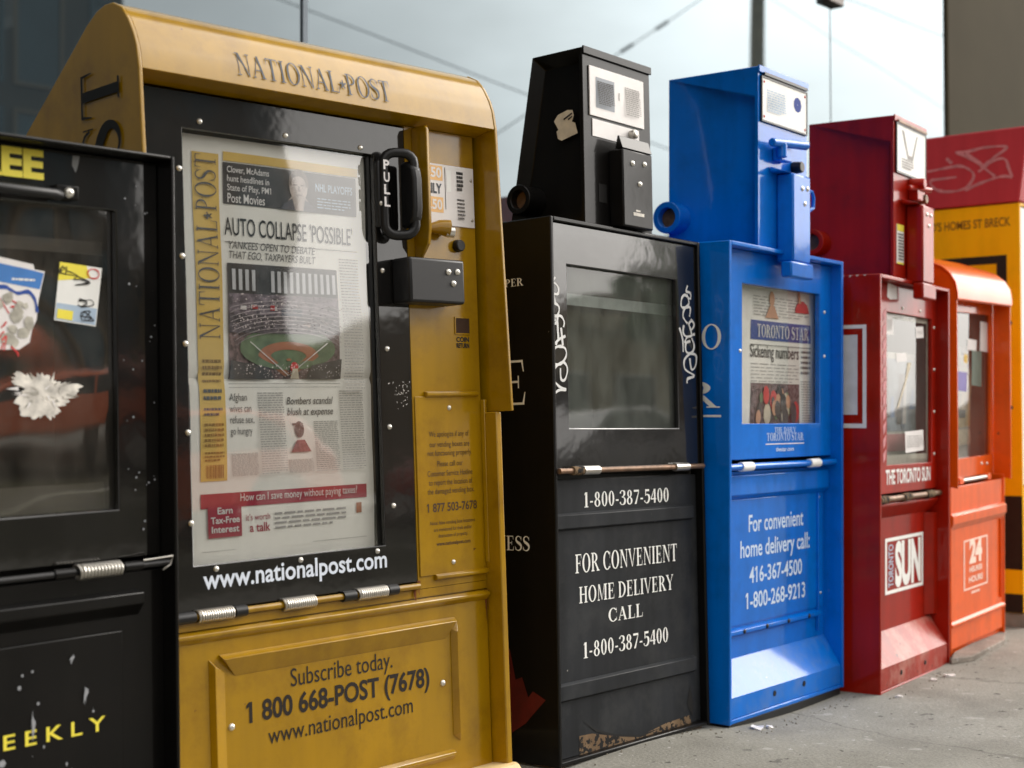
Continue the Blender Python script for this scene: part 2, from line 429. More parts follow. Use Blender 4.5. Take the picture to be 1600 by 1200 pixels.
def tag(o, label=None, cat=None, group=None, kind=None):
    for k, v in (('label', label), ('category', cat), ('group', group), ('kind', kind)):
        if v: o[k] = v
    return o

def thing(name, pose, label, cat, group=None):
    """an Empty at the thing's base; pose = x, y, z, yaw, lean, pitch in metres and degrees"""
    x, y, z, yaw, lean, pb = pose
    o = bpy.data.objects.new(name, None)
    COL.objects.link(o)
    o.empty_display_size = 0.1
    M = Matrix.Rotation(R_(yaw), 4, 'Z') @ Matrix.Rotation(R_(lean), 4, 'Y') @ Matrix.Rotation(R_(pb), 4, 'X')
    M.translation = (x, y, z)
    o.matrix_world = M
    return tag(o, label, cat, group)

# ------------------------------------------------------------------ lettering
_font_cache = {}
def sans(txt, bold=0.0, shear=0.0):
    g = _sans(txt, bold, shear)
    if '1' not in txt: return g
    vs, fs = list(g[0]), list(g[1])                     # the built-in figure one is a bare bar: add its flag
    one = _sans('1', bold, shear)[0]; bw = max(p[0] for p in one) - min(p[0] for p in one); top = max(p[1] for p in one)
    for i, c in enumerate(txt):
        if c == '1':
            xr = max(p[0] for p in _sans(txt[:i+1], bold, shear)[0]) - bw; o = len(vs)
            vs += [(xr, top), (xr, top-0.11-bold*2), (xr-0.13, top-0.20-bold), (xr-0.13, top-0.11)]; fs.append((o, o+1, o+2, o+3))
    return (vs, fs)
def _sans(txt, bold=0.0, shear=0.0):
    key = (txt, bold, shear)
    if key in _font_cache: return _font_cache[key]
    cu = bpy.data.curves.new('lettering', 'FONT')
    cu.body = txt; cu.size = 1.0; cu.offset = bold; cu.shear = shear; cu.resolution_u = 4
    ob = bpy.data.objects.new('lettering', cu)
    COL.objects.link(ob)
    dg = bpy.context.evaluated_depsgraph_get()
    me = bpy.data.meshes.new_from_object(ob.evaluated_get(dg))
    r = ([(v.co.x, v.co.y) for v in me.vertices], [tuple(p.vertices) for p in me.polygons])
    bpy.data.objects.remove(ob); bpy.data.curves.remove(cu); bpy.data.meshes.remove(me)
    _font_cache[key] = r
    return r
_capH = max(p[1] for p in sans('H')[0])

def _rect(x0, y0, x1, y1): return ([(x0,y0),(x1,y0),(x1,y1),(x0,y1)], [(0,1,2,3)])
def _q(*p): return (list(p), [tuple(range(len(p)))])
def _arc(cx, cy, rx, ry, ix, iy, a0, a1, n=20, dx=0.0):
    vs = []; fs = []
    for i in range(n+1):
        a = R_(a0+(a1-a0)*i/n)
        vs += [(cx+rx*math.cos(a), cy+ry*math.sin(a)), (cx+dx+ix*math.cos(a), cy+iy*math.sin(a))]
        if i: fs.append((2*i-2, 2*i, 2*i+1, 2*i-1))
    return (vs, fs)
def _stroke(pts, ws):
    P = smooth_path(pts, 5); n = len(P); vs = []; fs = []
    for i, p in enumerate(P):
        a = P[max(0, i-1)]; b = P[min(n-1, i+1)]; dx, dy = b[0]-a[0], b[1]-a[1]; L = math.hypot(dx, dy)
        t = i/(n-1)*(len(ws)-1); j = min(int(t), len(ws)-2); w = ws[j]+(ws[j+1]-ws[j])*(t-j)
        vs += [(p[0]-dy/L*w/2, p[1]+dx/L*w/2), (p[0]+dy/L*w/2, p[1]-dx/L*w/2)]
        if i: fs.append((2*i-2, 2*i-1, 2*i+1, 2*i))
    return (vs, fs)
def glyph(c, T, h):
    """roman capital: T = thick stem, h = hairline; returns polygons and advance"""
    S = 0.09
    def stem(x, w=T, top=True, bot=True, y0=0, y1=1):
        g = [_rect(x-w/2, y0+(h if bot else 0), x+w/2, y1-(h if top else 0))]
        if bot: g.append(_rect(x-w/2-S, y0, x+w/2+S, y0+h))
        if top: g.append(_rect(x-w/2-S, y1-h, x+w/2+S, y1))
        return g
    def diag(xt, xb, w, yt=1-h, yb=h): return [_q((xb-w/2,yb),(xb+w/2,yb),(xt+w/2,yt),(xt-w/2,yt))]
    def serif(x, y, w): return [_rect(x-w/2-S*0.8, y-(h if y > .5 else 0), x+w/2+S*0.8, y+(0 if y > .5 else h))]
    if c == 'I': return stem(.2), .42
    if c == 'L': return stem(.2) + [_rect(.2+T/2+S, 0, .66, h), _q((.62,h),(.66,h),(.69,.32),(.665,.32))], .72
    if c in 'EF':
        g = stem(.2) + [_rect(.2+T/2+S, 1-h, .64, 1), _q((.60,1-h),(.64,1-h),(.665,.74),(.645,.74)), _rect(.2+T/2, .49, .5, .49+h), _rect(.5, .37, .53, .65)]
        if c == 'E': g += [_rect(.2+T/2+S, 0, .67, h), _q((.62,h),(.67,h),(.70,.28),(.68,.28))]
        return g, .76 if c == 'E' else .68
    if c == 'T': return stem(.4, top=False, y1=1-h) + [_rect(.04, 1-h, .76, 1), _q((.04,1-h),(.09,1-h),(.045,.72),(.025,.72)), _q((.71,1-h),(.76,1-h),(.775,.72),(.755,.72))], .80
    if c == 'H': return stem(.2) + stem(.72) + [_rect(.2+T/2, .5, .72-T/2, .5+h)], .93
    if c == 'N': return stem(.17, h, bot=True, top=False) + stem(.78, h, bot=False) + [_q((.10,1),(.10+T*1.25,1),(.78+h/2,0),(.78-h/2-.02,0)), _rect(.02, 1-h, .10, 1)], .95
    if c == 'M': return stem(.17, h, top=False) + stem(.92, T) + [_q((.13,1),(.13+T,1),(.55,.06),(.51,0)), _q((.55,.06),(.51,0),(.92-T/2-h,1),(.92-T/2,1))], 1.12
    if c == 'A': return diag(.42, .12, h, 1, h) + [_q((.40-T*.35,1),(.40+T*.55,1),(.70+T/2,h),(.70-T/2,h))] + serif(.12, 0, h) + serif(.70, 0, T) + [_rect(.22, .32, .56, .32+h)], .88
    if c == 'V': return [_q((.12-T/2,1-h),(.12+T/2,1-h),(.44,.02),(.40,0))] + diag(.72, .43, h, 1-h, 0) + serif(.12, 1, T) + serif(.72, 1, h), .84
    if c == 'Y': return [_q((.12-T/2,1-h),(.12+T/2,1-h),(.44+T/2,.44),(.44-T/2,.44))] + diag(.74, .44+T*.25, h, 1-h, .44) + [_rect(.44-T/2, h, .44+T/2, .44)] + serif(.12, 1, T) + serif(.74, 1, h) + serif(.44, 0, T), .86
    if c == 'U': return stem(.2, bot=False, y0=.3) + stem(.74, h, bot=False, y0=.3) + [_arc(.2-T/2+.31, .3, .31, .31, .31-T, .31-h, 180, 360, dx=T/2-h/2)], .94
    if c == 'O': return [_arc(.45, .5, .42, .52, .42-T*1.05, .52-h, 0, 360, 32)], .90
    if c == '0': return [_arc(.28, .5, .25, .51, .25-T*.85, .51-h, 0, 360, 28)], .58
    if c == 'C': return [_arc(.46, .5, .43, .52, .43-T*1.05, .52-h, 42, 318, 26), _rect(.755, .62, .785, .97), _rect(.755, .06, .785, .30)], .86
    if c == 'D': return stem(.2) + [_arc(.2+T/2, .5, .56, .5, .56-T*1.05, .5-h, -90, 90, 20)], .90
    if c in 'PRB':
        g = stem(.2)
        if c == 'B': g += [_arc(.2+T/2, .745, .36, .255, .36-T, .255-h, -90, 90, 14), _arc(.2+T/2, .265, .42, .265, .42-T, .265-h, -90, 90, 14)]
        else: g += [_arc(.2+T/2, .73, .40, .27, .40-T, .27-h, -90, 90, 16)]
        if c == 'R': g += [_q((.36,.47),(.36+T,.47),(.72+T*.6,h),(.72-T*.4,h))] + serif(.74, 0, T)
        return g, {'P': .74, 'R': .90, 'B': .80}[c]
    if c == 'S': return [_stroke([(.56,.80),(.48,.94),(.32,.98),(.16,.90),(.12,.74),(.22,.60),(.40,.50),(.55,.37),(.57,.20),(.46,.06),(.28,.02),(.13,.08),(.07,.22)], [h,h,h*1.2,T*.6,T*.8,T*1.1,T*1.25,T*1.1,T*.8,T*.6,h*1.2,h,h]), _rect(.575,.70,.60,.97), _rect(.03,.04,.055,.31)], .68
    if c == '1': return [_rect(.24-T/2, h, .24+T/2, 1), _rect(.24-T/2-S, 0, .24+T/2+S, h), _q((.24-T/2,.98),(.24-T/2,.88),(.07,.82),(.07,.86))], .46
    if c == '8': return [_arc(.29, .745, .21, .255, .21-T*.8, .255-h, 0, 360, 22), _arc(.29, .255, .26, .265, .26-T*.85, .265-h, 0, 360, 22)], .60
    if c == '3': return [_stroke([(.06,.80),(.14,.95),(.28,.98),(.43,.88),(.42,.68),(.30,.57),(.20,.55)], [T*.8,h,h,T*.9,T*.9,h,h]), _stroke([(.22,.53),(.38,.50),(.49,.33),(.44,.12),(.28,.02),(.12,.06),(.05,.20)], [h,h,T,T,h,h,T*.8])], .58
    if c == '5': return [_rect(.12, .97-T*.8, .50, .98), _rect(.12, .52, .12+h*1.3, .97-T*.8), _stroke([(.14,.55),(.28,.62),(.46,.52),(.49,.28),(.38,.08),(.22,.02),(.08,.10),(.06,.20)], [h,h,T,T,T*.8,h,h,T*.7])], .58
    if c == '7': return [_rect(.06, .98-T*.8, .53, .98), _q((.48,.98-T*.8),(.53,.98-T*.8),(.28,0),(.28-T,0))], .56
    if c == '4': return [_rect(.33, 0, .33+T*.9, .98), _rect(.03, .24, .33, .24+h*1.5), _rect(.33+T*.9, .24, .54, .24+h*1.5), _q((.03,.24+h*1.5),(.03+h*1.4,.24+h*1.5),(.33,.86),(.33,.98))], .58
    if c == '-': return [_rect(.06, .30, .30, .30+T*.62)], .36
    if c == '*': return [_arc(.2, .42, .11, .13, .001, .001, 0, 360, 6)] + [_q((.2,.42),(.2+.19*math.cos(R_(a-14)),.42+.19*math.sin(R_(a-14))),(.2+.23*math.cos(R_(a)),.42+.23*math.sin(R_(a))),(.2+.19*math.cos(R_(a+14)),.42+.19*math.sin(R_(a+14)))) for a in (90, 18, 162, 234, 306)], .42
    return [], .30
def roman(txt, T=0.15, h=0.045, track=0.04):
    out = []; x = 0
    for c in txt:
        g, adv = glyph(c, T, h)
        for vs, fs in g: out.append(([(p[0]+x, p[1]) for p in vs], fs))
        x += adv + track
    return out
def fit(polys, p0, p1, H, capH=1.0, anchor='base'):
    """scale polygons so that their left/right ends sit at p0 and p1 (baseline points) and capitals are H tall"""
    x0 = min(p[0] for vs, _ in polys for p in vs); x1 = max(p[0] for vs, _ in polys for p in vs)
    ex = ((p1[0]-p0[0])/(x1-x0), (p1[1]-p0[1])/(x1-x0)); k = H/capH
    L = math.hypot(*ex); ey = (-ex[1]/L*k, ex[0]/L*k)
    return [([(p0[0]+(p[0]-x0)*ex[0]+p[1]*ey[0], p0[1]+(p[0]-x0)*ex[1]+p[1]*ey[1]) for p in vs], fs) for vs, fs in polys]
def sline(txt, p0, p1, H, bold=0.0, shear=0.0): return fit([sans(txt, bold, shear)], p0, p1, H, _capH)
def rline(txt, p0, p1, H, T=0.15, h=0.045, track=0.04): return fit(roman(txt, T, h, track), p0, p1, H)
def words_block(u0, u1, v0, v1, lines, rng, fill=0.55, just=True):
    """lines of text too small to read: rows of word-length dashes"""
    out = []; lh = (v1-v0)/lines; W = u1-u0
    for i in range(lines):
        y = v1-(i+0.75)*lh; x = u0; end = u1 - (0 if just and i < lines-1 else W*rng.uniform(0, .3))
        while x < end-W*0.03:
            w = min(W*rng.uniform(.06, .2), end-x)
            out.append(_rect(x, y, x+w, y+lh*fill)); x += w + W*0.03
    return out

# ------------------------------------------------------------------ shared box builders
BOXES = 'newspaper boxes in a row along the glass wall'
def R2(p, q): return (min(p[0], q[0]), max(p[0], q[0]), min(p[1], q[1]), max(p[1], q[1]))   # two corners -> u0, u1, v0, v1

def cabinet(t, mat, u0, u1, v0, v1, dep, th=0.008, name='cabinet'):
    m = MB()
    m.box(u0, u0+th, 0, dep, v0, v1); m.box(u1-th, u1, 0, dep, v0, v1)
    m.box(u0+th, u1-th, 0, dep, v1-th, v1); m.box(u0+th, u1-th, 0.002, dep, v0, v0+th)
    m.box(u0+th, u1-th, dep-th, dep, v0+th, v1-th)
    return m.build(name, mat, t, bevel=0.0022)

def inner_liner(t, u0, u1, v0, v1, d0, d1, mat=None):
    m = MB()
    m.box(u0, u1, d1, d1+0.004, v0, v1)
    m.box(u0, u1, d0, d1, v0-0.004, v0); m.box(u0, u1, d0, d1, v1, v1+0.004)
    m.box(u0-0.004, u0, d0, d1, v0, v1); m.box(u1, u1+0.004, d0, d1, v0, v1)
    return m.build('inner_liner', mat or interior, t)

def door_with_window(t, mat, outer, win, d, th=0.010, pane_mat=None, name='door', rim=True):
    m = MB().ring(outer, win, d, d+th)
    dr = m.build(name, mat, t, bevel=0.0015)
    g = MB().box(win[0]-0.006, win[1]+0.006, d+th+0.0005, d+th+0.0035, win[2]-0.006, win[3]+0.006)
    g.build('window_pane', pane_mat or clear, dr)
    return dr

def rivets(t, pts, d, r=0.004, h=0.003, mat=None, name='rivet', indiv=True):
    for p in pts:
        MB().dome((p[0], d, p[1]), (0, -1, 0), r, h).build(name, mat or rivet_m, t, smooth=True)

def coin_head(t, mat, u0, u1, df, dbt, dbb, v0, v1, inner_top, inner_back, knob=None, rec=0.021):
    """upright coin head: sheet-metal tower with picture-frame folded sides; dbt/dbb = rear depth at the top / bottom"""
    m = MB()
    def zb(v): return dbb + (dbt-dbb)*(v-v0)/(v1-v0)
    vi = v1-inner_top
    a = u0; b = u0+rec
    fi = df+0.007
    vs = [(a, df, v0), (a, zb(v0), v0), (a, zb(v1), v1), (a, df, v1),                     # 0-3 outer outline of left side
          (a, fi, v0), (b, zb(v0)-inner_back, v0), (b, zb(vi)-inner_back, vi), (a, fi, vi),   # 4-7 frame at the front strip, inner corners
          (b, fi+0.008, v0), (b, fi+0.008, vi)]                                                # 8, 9 sunk panel front edge
    fs = [(0, 4, 7, 3), (3, 7, 9, 6, 2), (2, 6, 5, 1), (4, 8, 9, 7), (8, 5, 6, 9)]
    o = 10
    vs += [(u1, df, v0), (u1, zb(v0), v0), (u1, zb(v1), v1), (u1, df, v1)]
    fs += [(o, o+3, o+2, o+1), (0, 3, o+3, o), (3, 2, o+2, o+3), (2, 1, o+1, o+2), (0, o, o+1, 1, 5, 8, 4)]
    m.add(vs, fs)
    h = m.build('coin_head', mat, t, bevel=0.0012)
    # folded cap lip along the front top edge
    MB().box(u0-0.001, u1+0.002, df-0.004, df-0.0004, v1-0.012, v1+0.002).build('cap_lip', mat, h, bevel=0.001)
    if knob:
        k = MB().pipe((u0-0.028, knob[0], knob[1]), (u0+rec+0.002, knob[0], knob[1]), knob[2], knob[2]*0.62)
        kn = k.build('lock_tube', mat, h, bevel=0.0015, smooth=True)
        MB().cyl((u0-0.012, knob[0], knob[1]), (u0-0.006, knob[0], knob[1]), knob[2]*0.6).build('lock_core', rod_m, kn)
    return h

def side_print(t, name, mat, polys, u, dx=-1):
    """lettering on a side panel lying at u (mapped (d, v))"""
    m = MB()
    m.flat(polys, 0.0, fr=lambda p, e: (u - 0.0007 + e, p[0], p[1]))
    return m.build(name, mat, t)

# ================================================================== GROUND
def bump_h(x, y):
    """the pavement is not quite flat: it sags and heaves a centimetre along the row"""
    h = 0.0
    for cx, cy, a, s in ((2.19, 1.45, 0.0125, 0.20), (2.70, 1.43, -0.0115, 0.20), (3.2, 1.4, -0.006, 0.22)):
        h += a*math.exp(-((x-cx)**2/(2*s*s) + (y-cy)**2/(2*0.5**2)))
    return h
# ================================================================== BOX K : black box with graffiti
def black_box():
    t = thing('newspaper_box', (1.9486, 1.4720, 0.0135, -0.501, 0.347, -1.317), 'black newspaper box with white marker graffiti beside its empty display window', 'newspaper box', BOXES)
    W, H, D = 0.4694, 0.92, 0.36
    cab = cabinet(t, black, 0, W, -0.002, H, D, 0.008)
    sk = MB().box(0.012, W-0.012, 0.012, D-0.02, -0.014, -0.0022).build('base_skid', rod_m, t)
    w = R2((0.0496, 0.8418), (0.3909, 0.5619))
    dr = door_with_window(t, blackdoor, (0.0085, W-0.0085, 0.4915, H-0.0085), w, 0.006, 0.010, scuffed)
    inner_liner(t, 0.02, W-0.02, 0.475, 0.89, 0.022, 0.25)
    MB().box(0.03, W-0.03, 0.05, 0.053, w[3]-0.062, w[3]-0.042).build('paper_rail', plain('grey rail', srgb(150, 154, 148), rough=.6, var=.15), t)
    # hinge rod with collars
    rd = MB().cyl((0.009, -0.002, 0.4895), (W-0.009, -0.002, 0.4895), 0.0048, n=14).build('hinge_rod', rod_m, t, smooth=True)
    for px, mt in ((0.045, rust), (0.075, steel), (0.36, steel)):
        MB().cyl((px, -0.002, 0.4895), (px+0.045 if mt is steel else px+0.03, -0.002, 0.4895), 0.0076, n=16).build('hinge_collar', mt, rd, smooth=True)
    # lower panel, ribs, kick plate
    lp = MB().box(0.0085, W-0.0085, 0.016, 0.022, 0.006, 0.474).build('lower_panel', slate, t, bevel=0.001)
    for a, b in (((0.0204, 0.3877), (0.4429, 0.4181)), ((0.021, 0.1005), (0.4474, 0.133))):
        u0, u1, v0, v1 = R2(a, b)
        MB().prism([(0.0155, v0), (0.008, v0+0.004), (0.008, v1-0.004), (0.0155, v1)], 'x', 0.0095, W-0.03).build('stiffening_rib', slate, lp, bevel=0.001)
    for i, (p, q, hgt, txt) in enumerate((
            ((0.1015, 0.425), (0.3638, 0.4259), 0.026, '1-800-387-5400'),
            ((0.0725, 0.3138), (0.3856, 0.3138), 0.032, 'FOR CONVENIENT'),
            ((0.0819, 0.2618), (0.3707, 0.2637), 0.028, 'HOME DELIVERY'),
            ((0.1669, 0.2215), (0.272, 0.2143), 0.0235, 'CALL'),
            ((0.0919, 0.167), (0.352, 0.1662), 0.027, '1-800-387-5400'))):
        MB().flat(rline(txt, p, (q[0], p[1]), hgt, 0.17, 0.055), 0.0155).build('lettering', white, lp)
    # rusty torn foot of the panel
    pts = [(0.0738, -0.007), (0.0752, 0.038), (0.1119, 0.0365), (0.1778, 0.0215), (0.2566, 0.0089), (0.3401, 0.0188), (0.423, 0.0216), (0.4265, -0.0017), (0.3393, -0.0021), (0.1769, -0.0073)]
    MB().poly(pts, 0.0153).build('rust_patch', rust, lp)
    c = [(0.0815, 0.0652), (0.1214, 0.0427), (0.1779, 0.0249), (0.2567, 0.0111), (0.3293, 0.0135)]
    cr = c + [(p[0], p[1]-0.004) for p in reversed(c[1:-1])]
    MB().poly(cr, 0.0149).build('torn_seam', dark, lp)
    MB().poly([(0.4127, 0.0434), (0.4251, 0.0752), (0.435, 0.0426), (0.4317, 0.0166)], 0.0151).build('torn_hole', dark, lp)
    # graffiti
    g = MB()
    for s in ([(0.0168, 0.8172),(0.0041, 0.8032),(0.0148, 0.8073),(0.0252, 0.7994),(0.0231, 0.7894),(0.0107, 0.7896),(0.0022, 0.7977)],
              [(0.0107, 0.7875),(0.0156, 0.7748)],
              [(0.0049, 0.7676),(0.0155, 0.7726),(0.026, 0.7668),(0.0239, 0.7558),(0.0149, 0.7509),(0.0046, 0.76)],
              [(0.0149, 0.7509),(0.0309, 0.7518),(0.0396, 0.7425),(0.0375, 0.7337)],
              [(0.022, 0.7513),(0.0182, 0.7402),(0.0075, 0.7375),(0.0077, 0.744),(0.0165, 0.7445)],
              [(0.0202, 0.748),(0.0227, 0.7123)], [(0.0304, 0.7322),(0.0348, 0.702)],
              [(0.0425, 0.7187),(0.0227, 0.7112),(0.0046, 0.6974)], [(0.005, 0.7093),(0.0189, 0.7034)],
              [(0.0313, 0.7018),(0.0117, 0.6966),(0.0025, 0.6833),(0.0109, 0.6707),(0.0286, 0.6713),(0.0433, 0.6849),(0.0401, 0.6978),(0.0224, 0.7003)],
              [(0.0143, 0.6665),(0.0358, 0.6737),(0.0462, 0.6621),(0.0386, 0.6444),(0.0279, 0.6453),(0.0266, 0.6636)],
              [(0.0322, 0.6736),(0.0125, 0.6643),(0.0067, 0.6469),(0.0204, 0.6332),(0.0416, 0.6271)], [(0.0416, 0.6271),(0.0202, 0.6256),(0.0041, 0.6156)]):
        g.ribbon(s, 0.0041, 0.0054)
    g.build('marker_scrawl', graffiti_m, dr)
    g = MB()
    for s in ([(0.4304, 0.8342),(0.4254, 0.8229),(0.4389, 0.8201),(0.4384, 0.809),(0.4207, 0.8152),(0.4092, 0.8083),(0.4064, 0.7935),(0.4175, 0.7905),(0.4336, 0.8001),(0.4275, 0.8169)],
              [(0.4334, 0.7964),(0.4174, 0.7881),(0.4123, 0.7731),(0.4275, 0.7606)], [(0.422, 0.792),(0.4378, 0.7918),(0.4348, 0.7745)],
              [(0.4392, 0.7698),(0.4501, 0.7606),(0.4407, 0.7503),(0.432, 0.7608),(0.4437, 0.7688)],
              [(0.414, 0.7574),(0.4112, 0.7426),(0.4243, 0.736),(0.4517, 0.7422)], [(0.4341, 0.756),(0.4402, 0.7392),(0.4243, 0.7347),(0.4149, 0.7233)],
              [(0.3982, 0.7517),(0.4085, 0.7303),(0.4098, 0.7061)], [(0.4353, 0.7279),(0.4193, 0.7223),(0.4209, 0.7065),(0.4412, 0.7074),(0.4485, 0.7199),(0.44, 0.7343)],
              [(0.4343, 0.7046),(0.4546, 0.7005),(0.4515, 0.6807),(0.4377, 0.6742),(0.4317, 0.6948)],
              [(0.4343, 0.7046),(0.4137, 0.6917),(0.4152, 0.6735),(0.4463, 0.6622),(0.4234, 0.6555),(0.4209, 0.6469)]):
        g.ribbon(s, 0.0045, 0.0054)
    g.build('marker_scrawl', graffiti_m, dr)
    # coin head
    hd = coin_head(t, black, 0.1245, 0.335, 0.02, 0.132, 0.192, H, 1.236, 0.022, 0.018, knob=(0.148, 0.976, 0.027))
    f = 0.02
    s = R2((0.1417, 1.2103), (0.3109, 1.1132)); s = (s[0], s[1], s[2]+0.004, s[3]-0.004)
    sg = MB().box(s[0], s[1], f-0.003, f-0.0005, s[2], s[3]).build('price_card', label_w, hd, bevel=0.0005)
    pr = random.Random(3)
    MB().rect(s[0]+0.018, s[0]+0.075, s[2]+0.016, s[3]-0.018, f-0.0034).build('print_block', plain('grey blue print', srgb(150,156,164), rough=0.6, var=0.1), sg)
    MB().flat(words_block(s[0]+0.108, s[0]+0.156, s[2]+0.016, s[3]-0.02, 14, pr), f-0.0034).build('print_lines', greyink, sg)
    MB().flat(words_block(s[0]+0.022, s[0]+0.071, s[2]+0.022, s[3]-0.024, 13, pr), f-0.0038).build('print_lines', midink, sg)
    MB().flat([_rect(s[0]+0.088, s[2]+0.04, s[0]+0.0915, s[3]-0.035)], f-0.0034).build('print_line', greyink, sg)
    q = R2((0.1502, 1.112), (0.2954, 1.0893))
    MB().box(q[0], q[1], f-0.0016, f-0.0003, q[2]-0.008, s[2]-0.005).build('blank_card', label_w, hd)
    lk = (0.289, 1.1003)
    MB().cyl((lk[0]-0.02, f, lk[1]), (lk[0]-0.02, f-0.012, lk[1]), 0.0085).dome((lk[0]-0.02, f-0.012, lk[1]), (0,-1,0), 0.0085, 0.003).build('coin_lock', steel, hd, smooth=True)
    mc = MB().box(0.198, 0.292, -0.012, f-0.0004, 0.9225, 1.062).build('coin_mechanism', black, hd, bevel=0.003)
    MB().prism([(-0.012, 1.063), (-0.004, 1.086), (-0.001, 1.086), (0.004, 1.063)], 'x', 0.198, 0.292).build('deflector', black, mc, bevel=0.0008)
    rivets(mc, [(0.228, 1.038), (0.266, 1.041), (0.250, 1.003)], -0.012, 0.0055, 0.004)
    MB().box(0.166, 0.190, f-0.0012, f-0.0004, 0.965, 0.998).build('return_slot', dark, hd)
    MB().flat([_rect(0.228, 0.944, 0.262, 0.950), _rect(0.236, 0.952, 0.250, 0.955)], -0.0124).build('scratch_mark', torn, mc)
    # beige sticker remnant on the head's side
    pts = [(0.0936, 1.1155), (0.0847, 1.1257), (0.0629, 1.1315), (0.0515, 1.1297), (0.0488, 1.1201), (0.0533, 1.1093), (0.0463, 1.1059), (0.041, 1.0867), (0.0596, 1.0826), (0.077, 1.0782), (0.0856, 1.0829), (0.0882, 1.0961), (0.0838, 1.0989)]
    m = MB(); m.add([(0.1358, p[0], p[1]) for p in pts], [tuple(range(len(pts)))])
    st = m.build('sticker_remnant', beige, hd)
    side_print(st, 'scribble', ink, [([(0.0718, 1.1167),(0.053, 1.1253),(0.0516, 1.1228),(0.0704, 1.1142)], [(0,1,2,3)]), ([(0.0618, 1.1152),(0.0517, 1.1194),(0.0517, 1.1171),(0.0604, 1.1127)], [(0,1,2,3)])], 0.1355)
    # side lettering (partly hidden behind the yellow box) and maple leaf
    pe = (0.0594, 0.8062); pt = (0.0592, 0.8194)
    side_print(cab, 'lettering', white, mirror_d(fit(roman('NEWSPAPER', 0.17, 0.055), (-0.175, pe[1]), (-pe[0], pe[1]), pt[1]-pe[1])), 0.0)
    b = (0.0595, 0.6032); tp = (0.0579, 0.6794)
    side_print(cab, 'lettering', white, mirror_d(fit(roman('GLOBE', 0.16, 0.05), (-0.32, b[1]), (-b[0], b[1]), tp[1]-b[1])), 0.0)
    b = (0.055, 0.3554); tp = (0.0545, 0.3802)
    side_print(cab, 'lettering', white, mirror_d(fit(roman('BUSINESS', 0.16, 0.05), (-0.20, b[1]), (-b[0], b[1]), tp[1]-b[1])), 0.0)
    leaf = [(0.0274, 0.1082), (0.0544, 0.1205), (0.0644, 0.1089), (0.0776, 0.142), (0.0917, 0.1365), (0.1033, 0.1864), (0.17, 0.25), (0.24, 0.2), (0.21, 0.13), (0.17, 0.06), (0.12, 0.035), (0.0708, 0.0654), (0.0567, 0.0797)]
    m = MB(); m.add([(-0.0007, p[0], p[1]) for p in leaf], [tuple(range(len(leaf)))]); m.build('maple_leaf', leaf_red, cab)
    return t
def mirror_d(polys):
    return [([(-p[0], p[1]) for p in vs], fs) for vs, fs in polys]

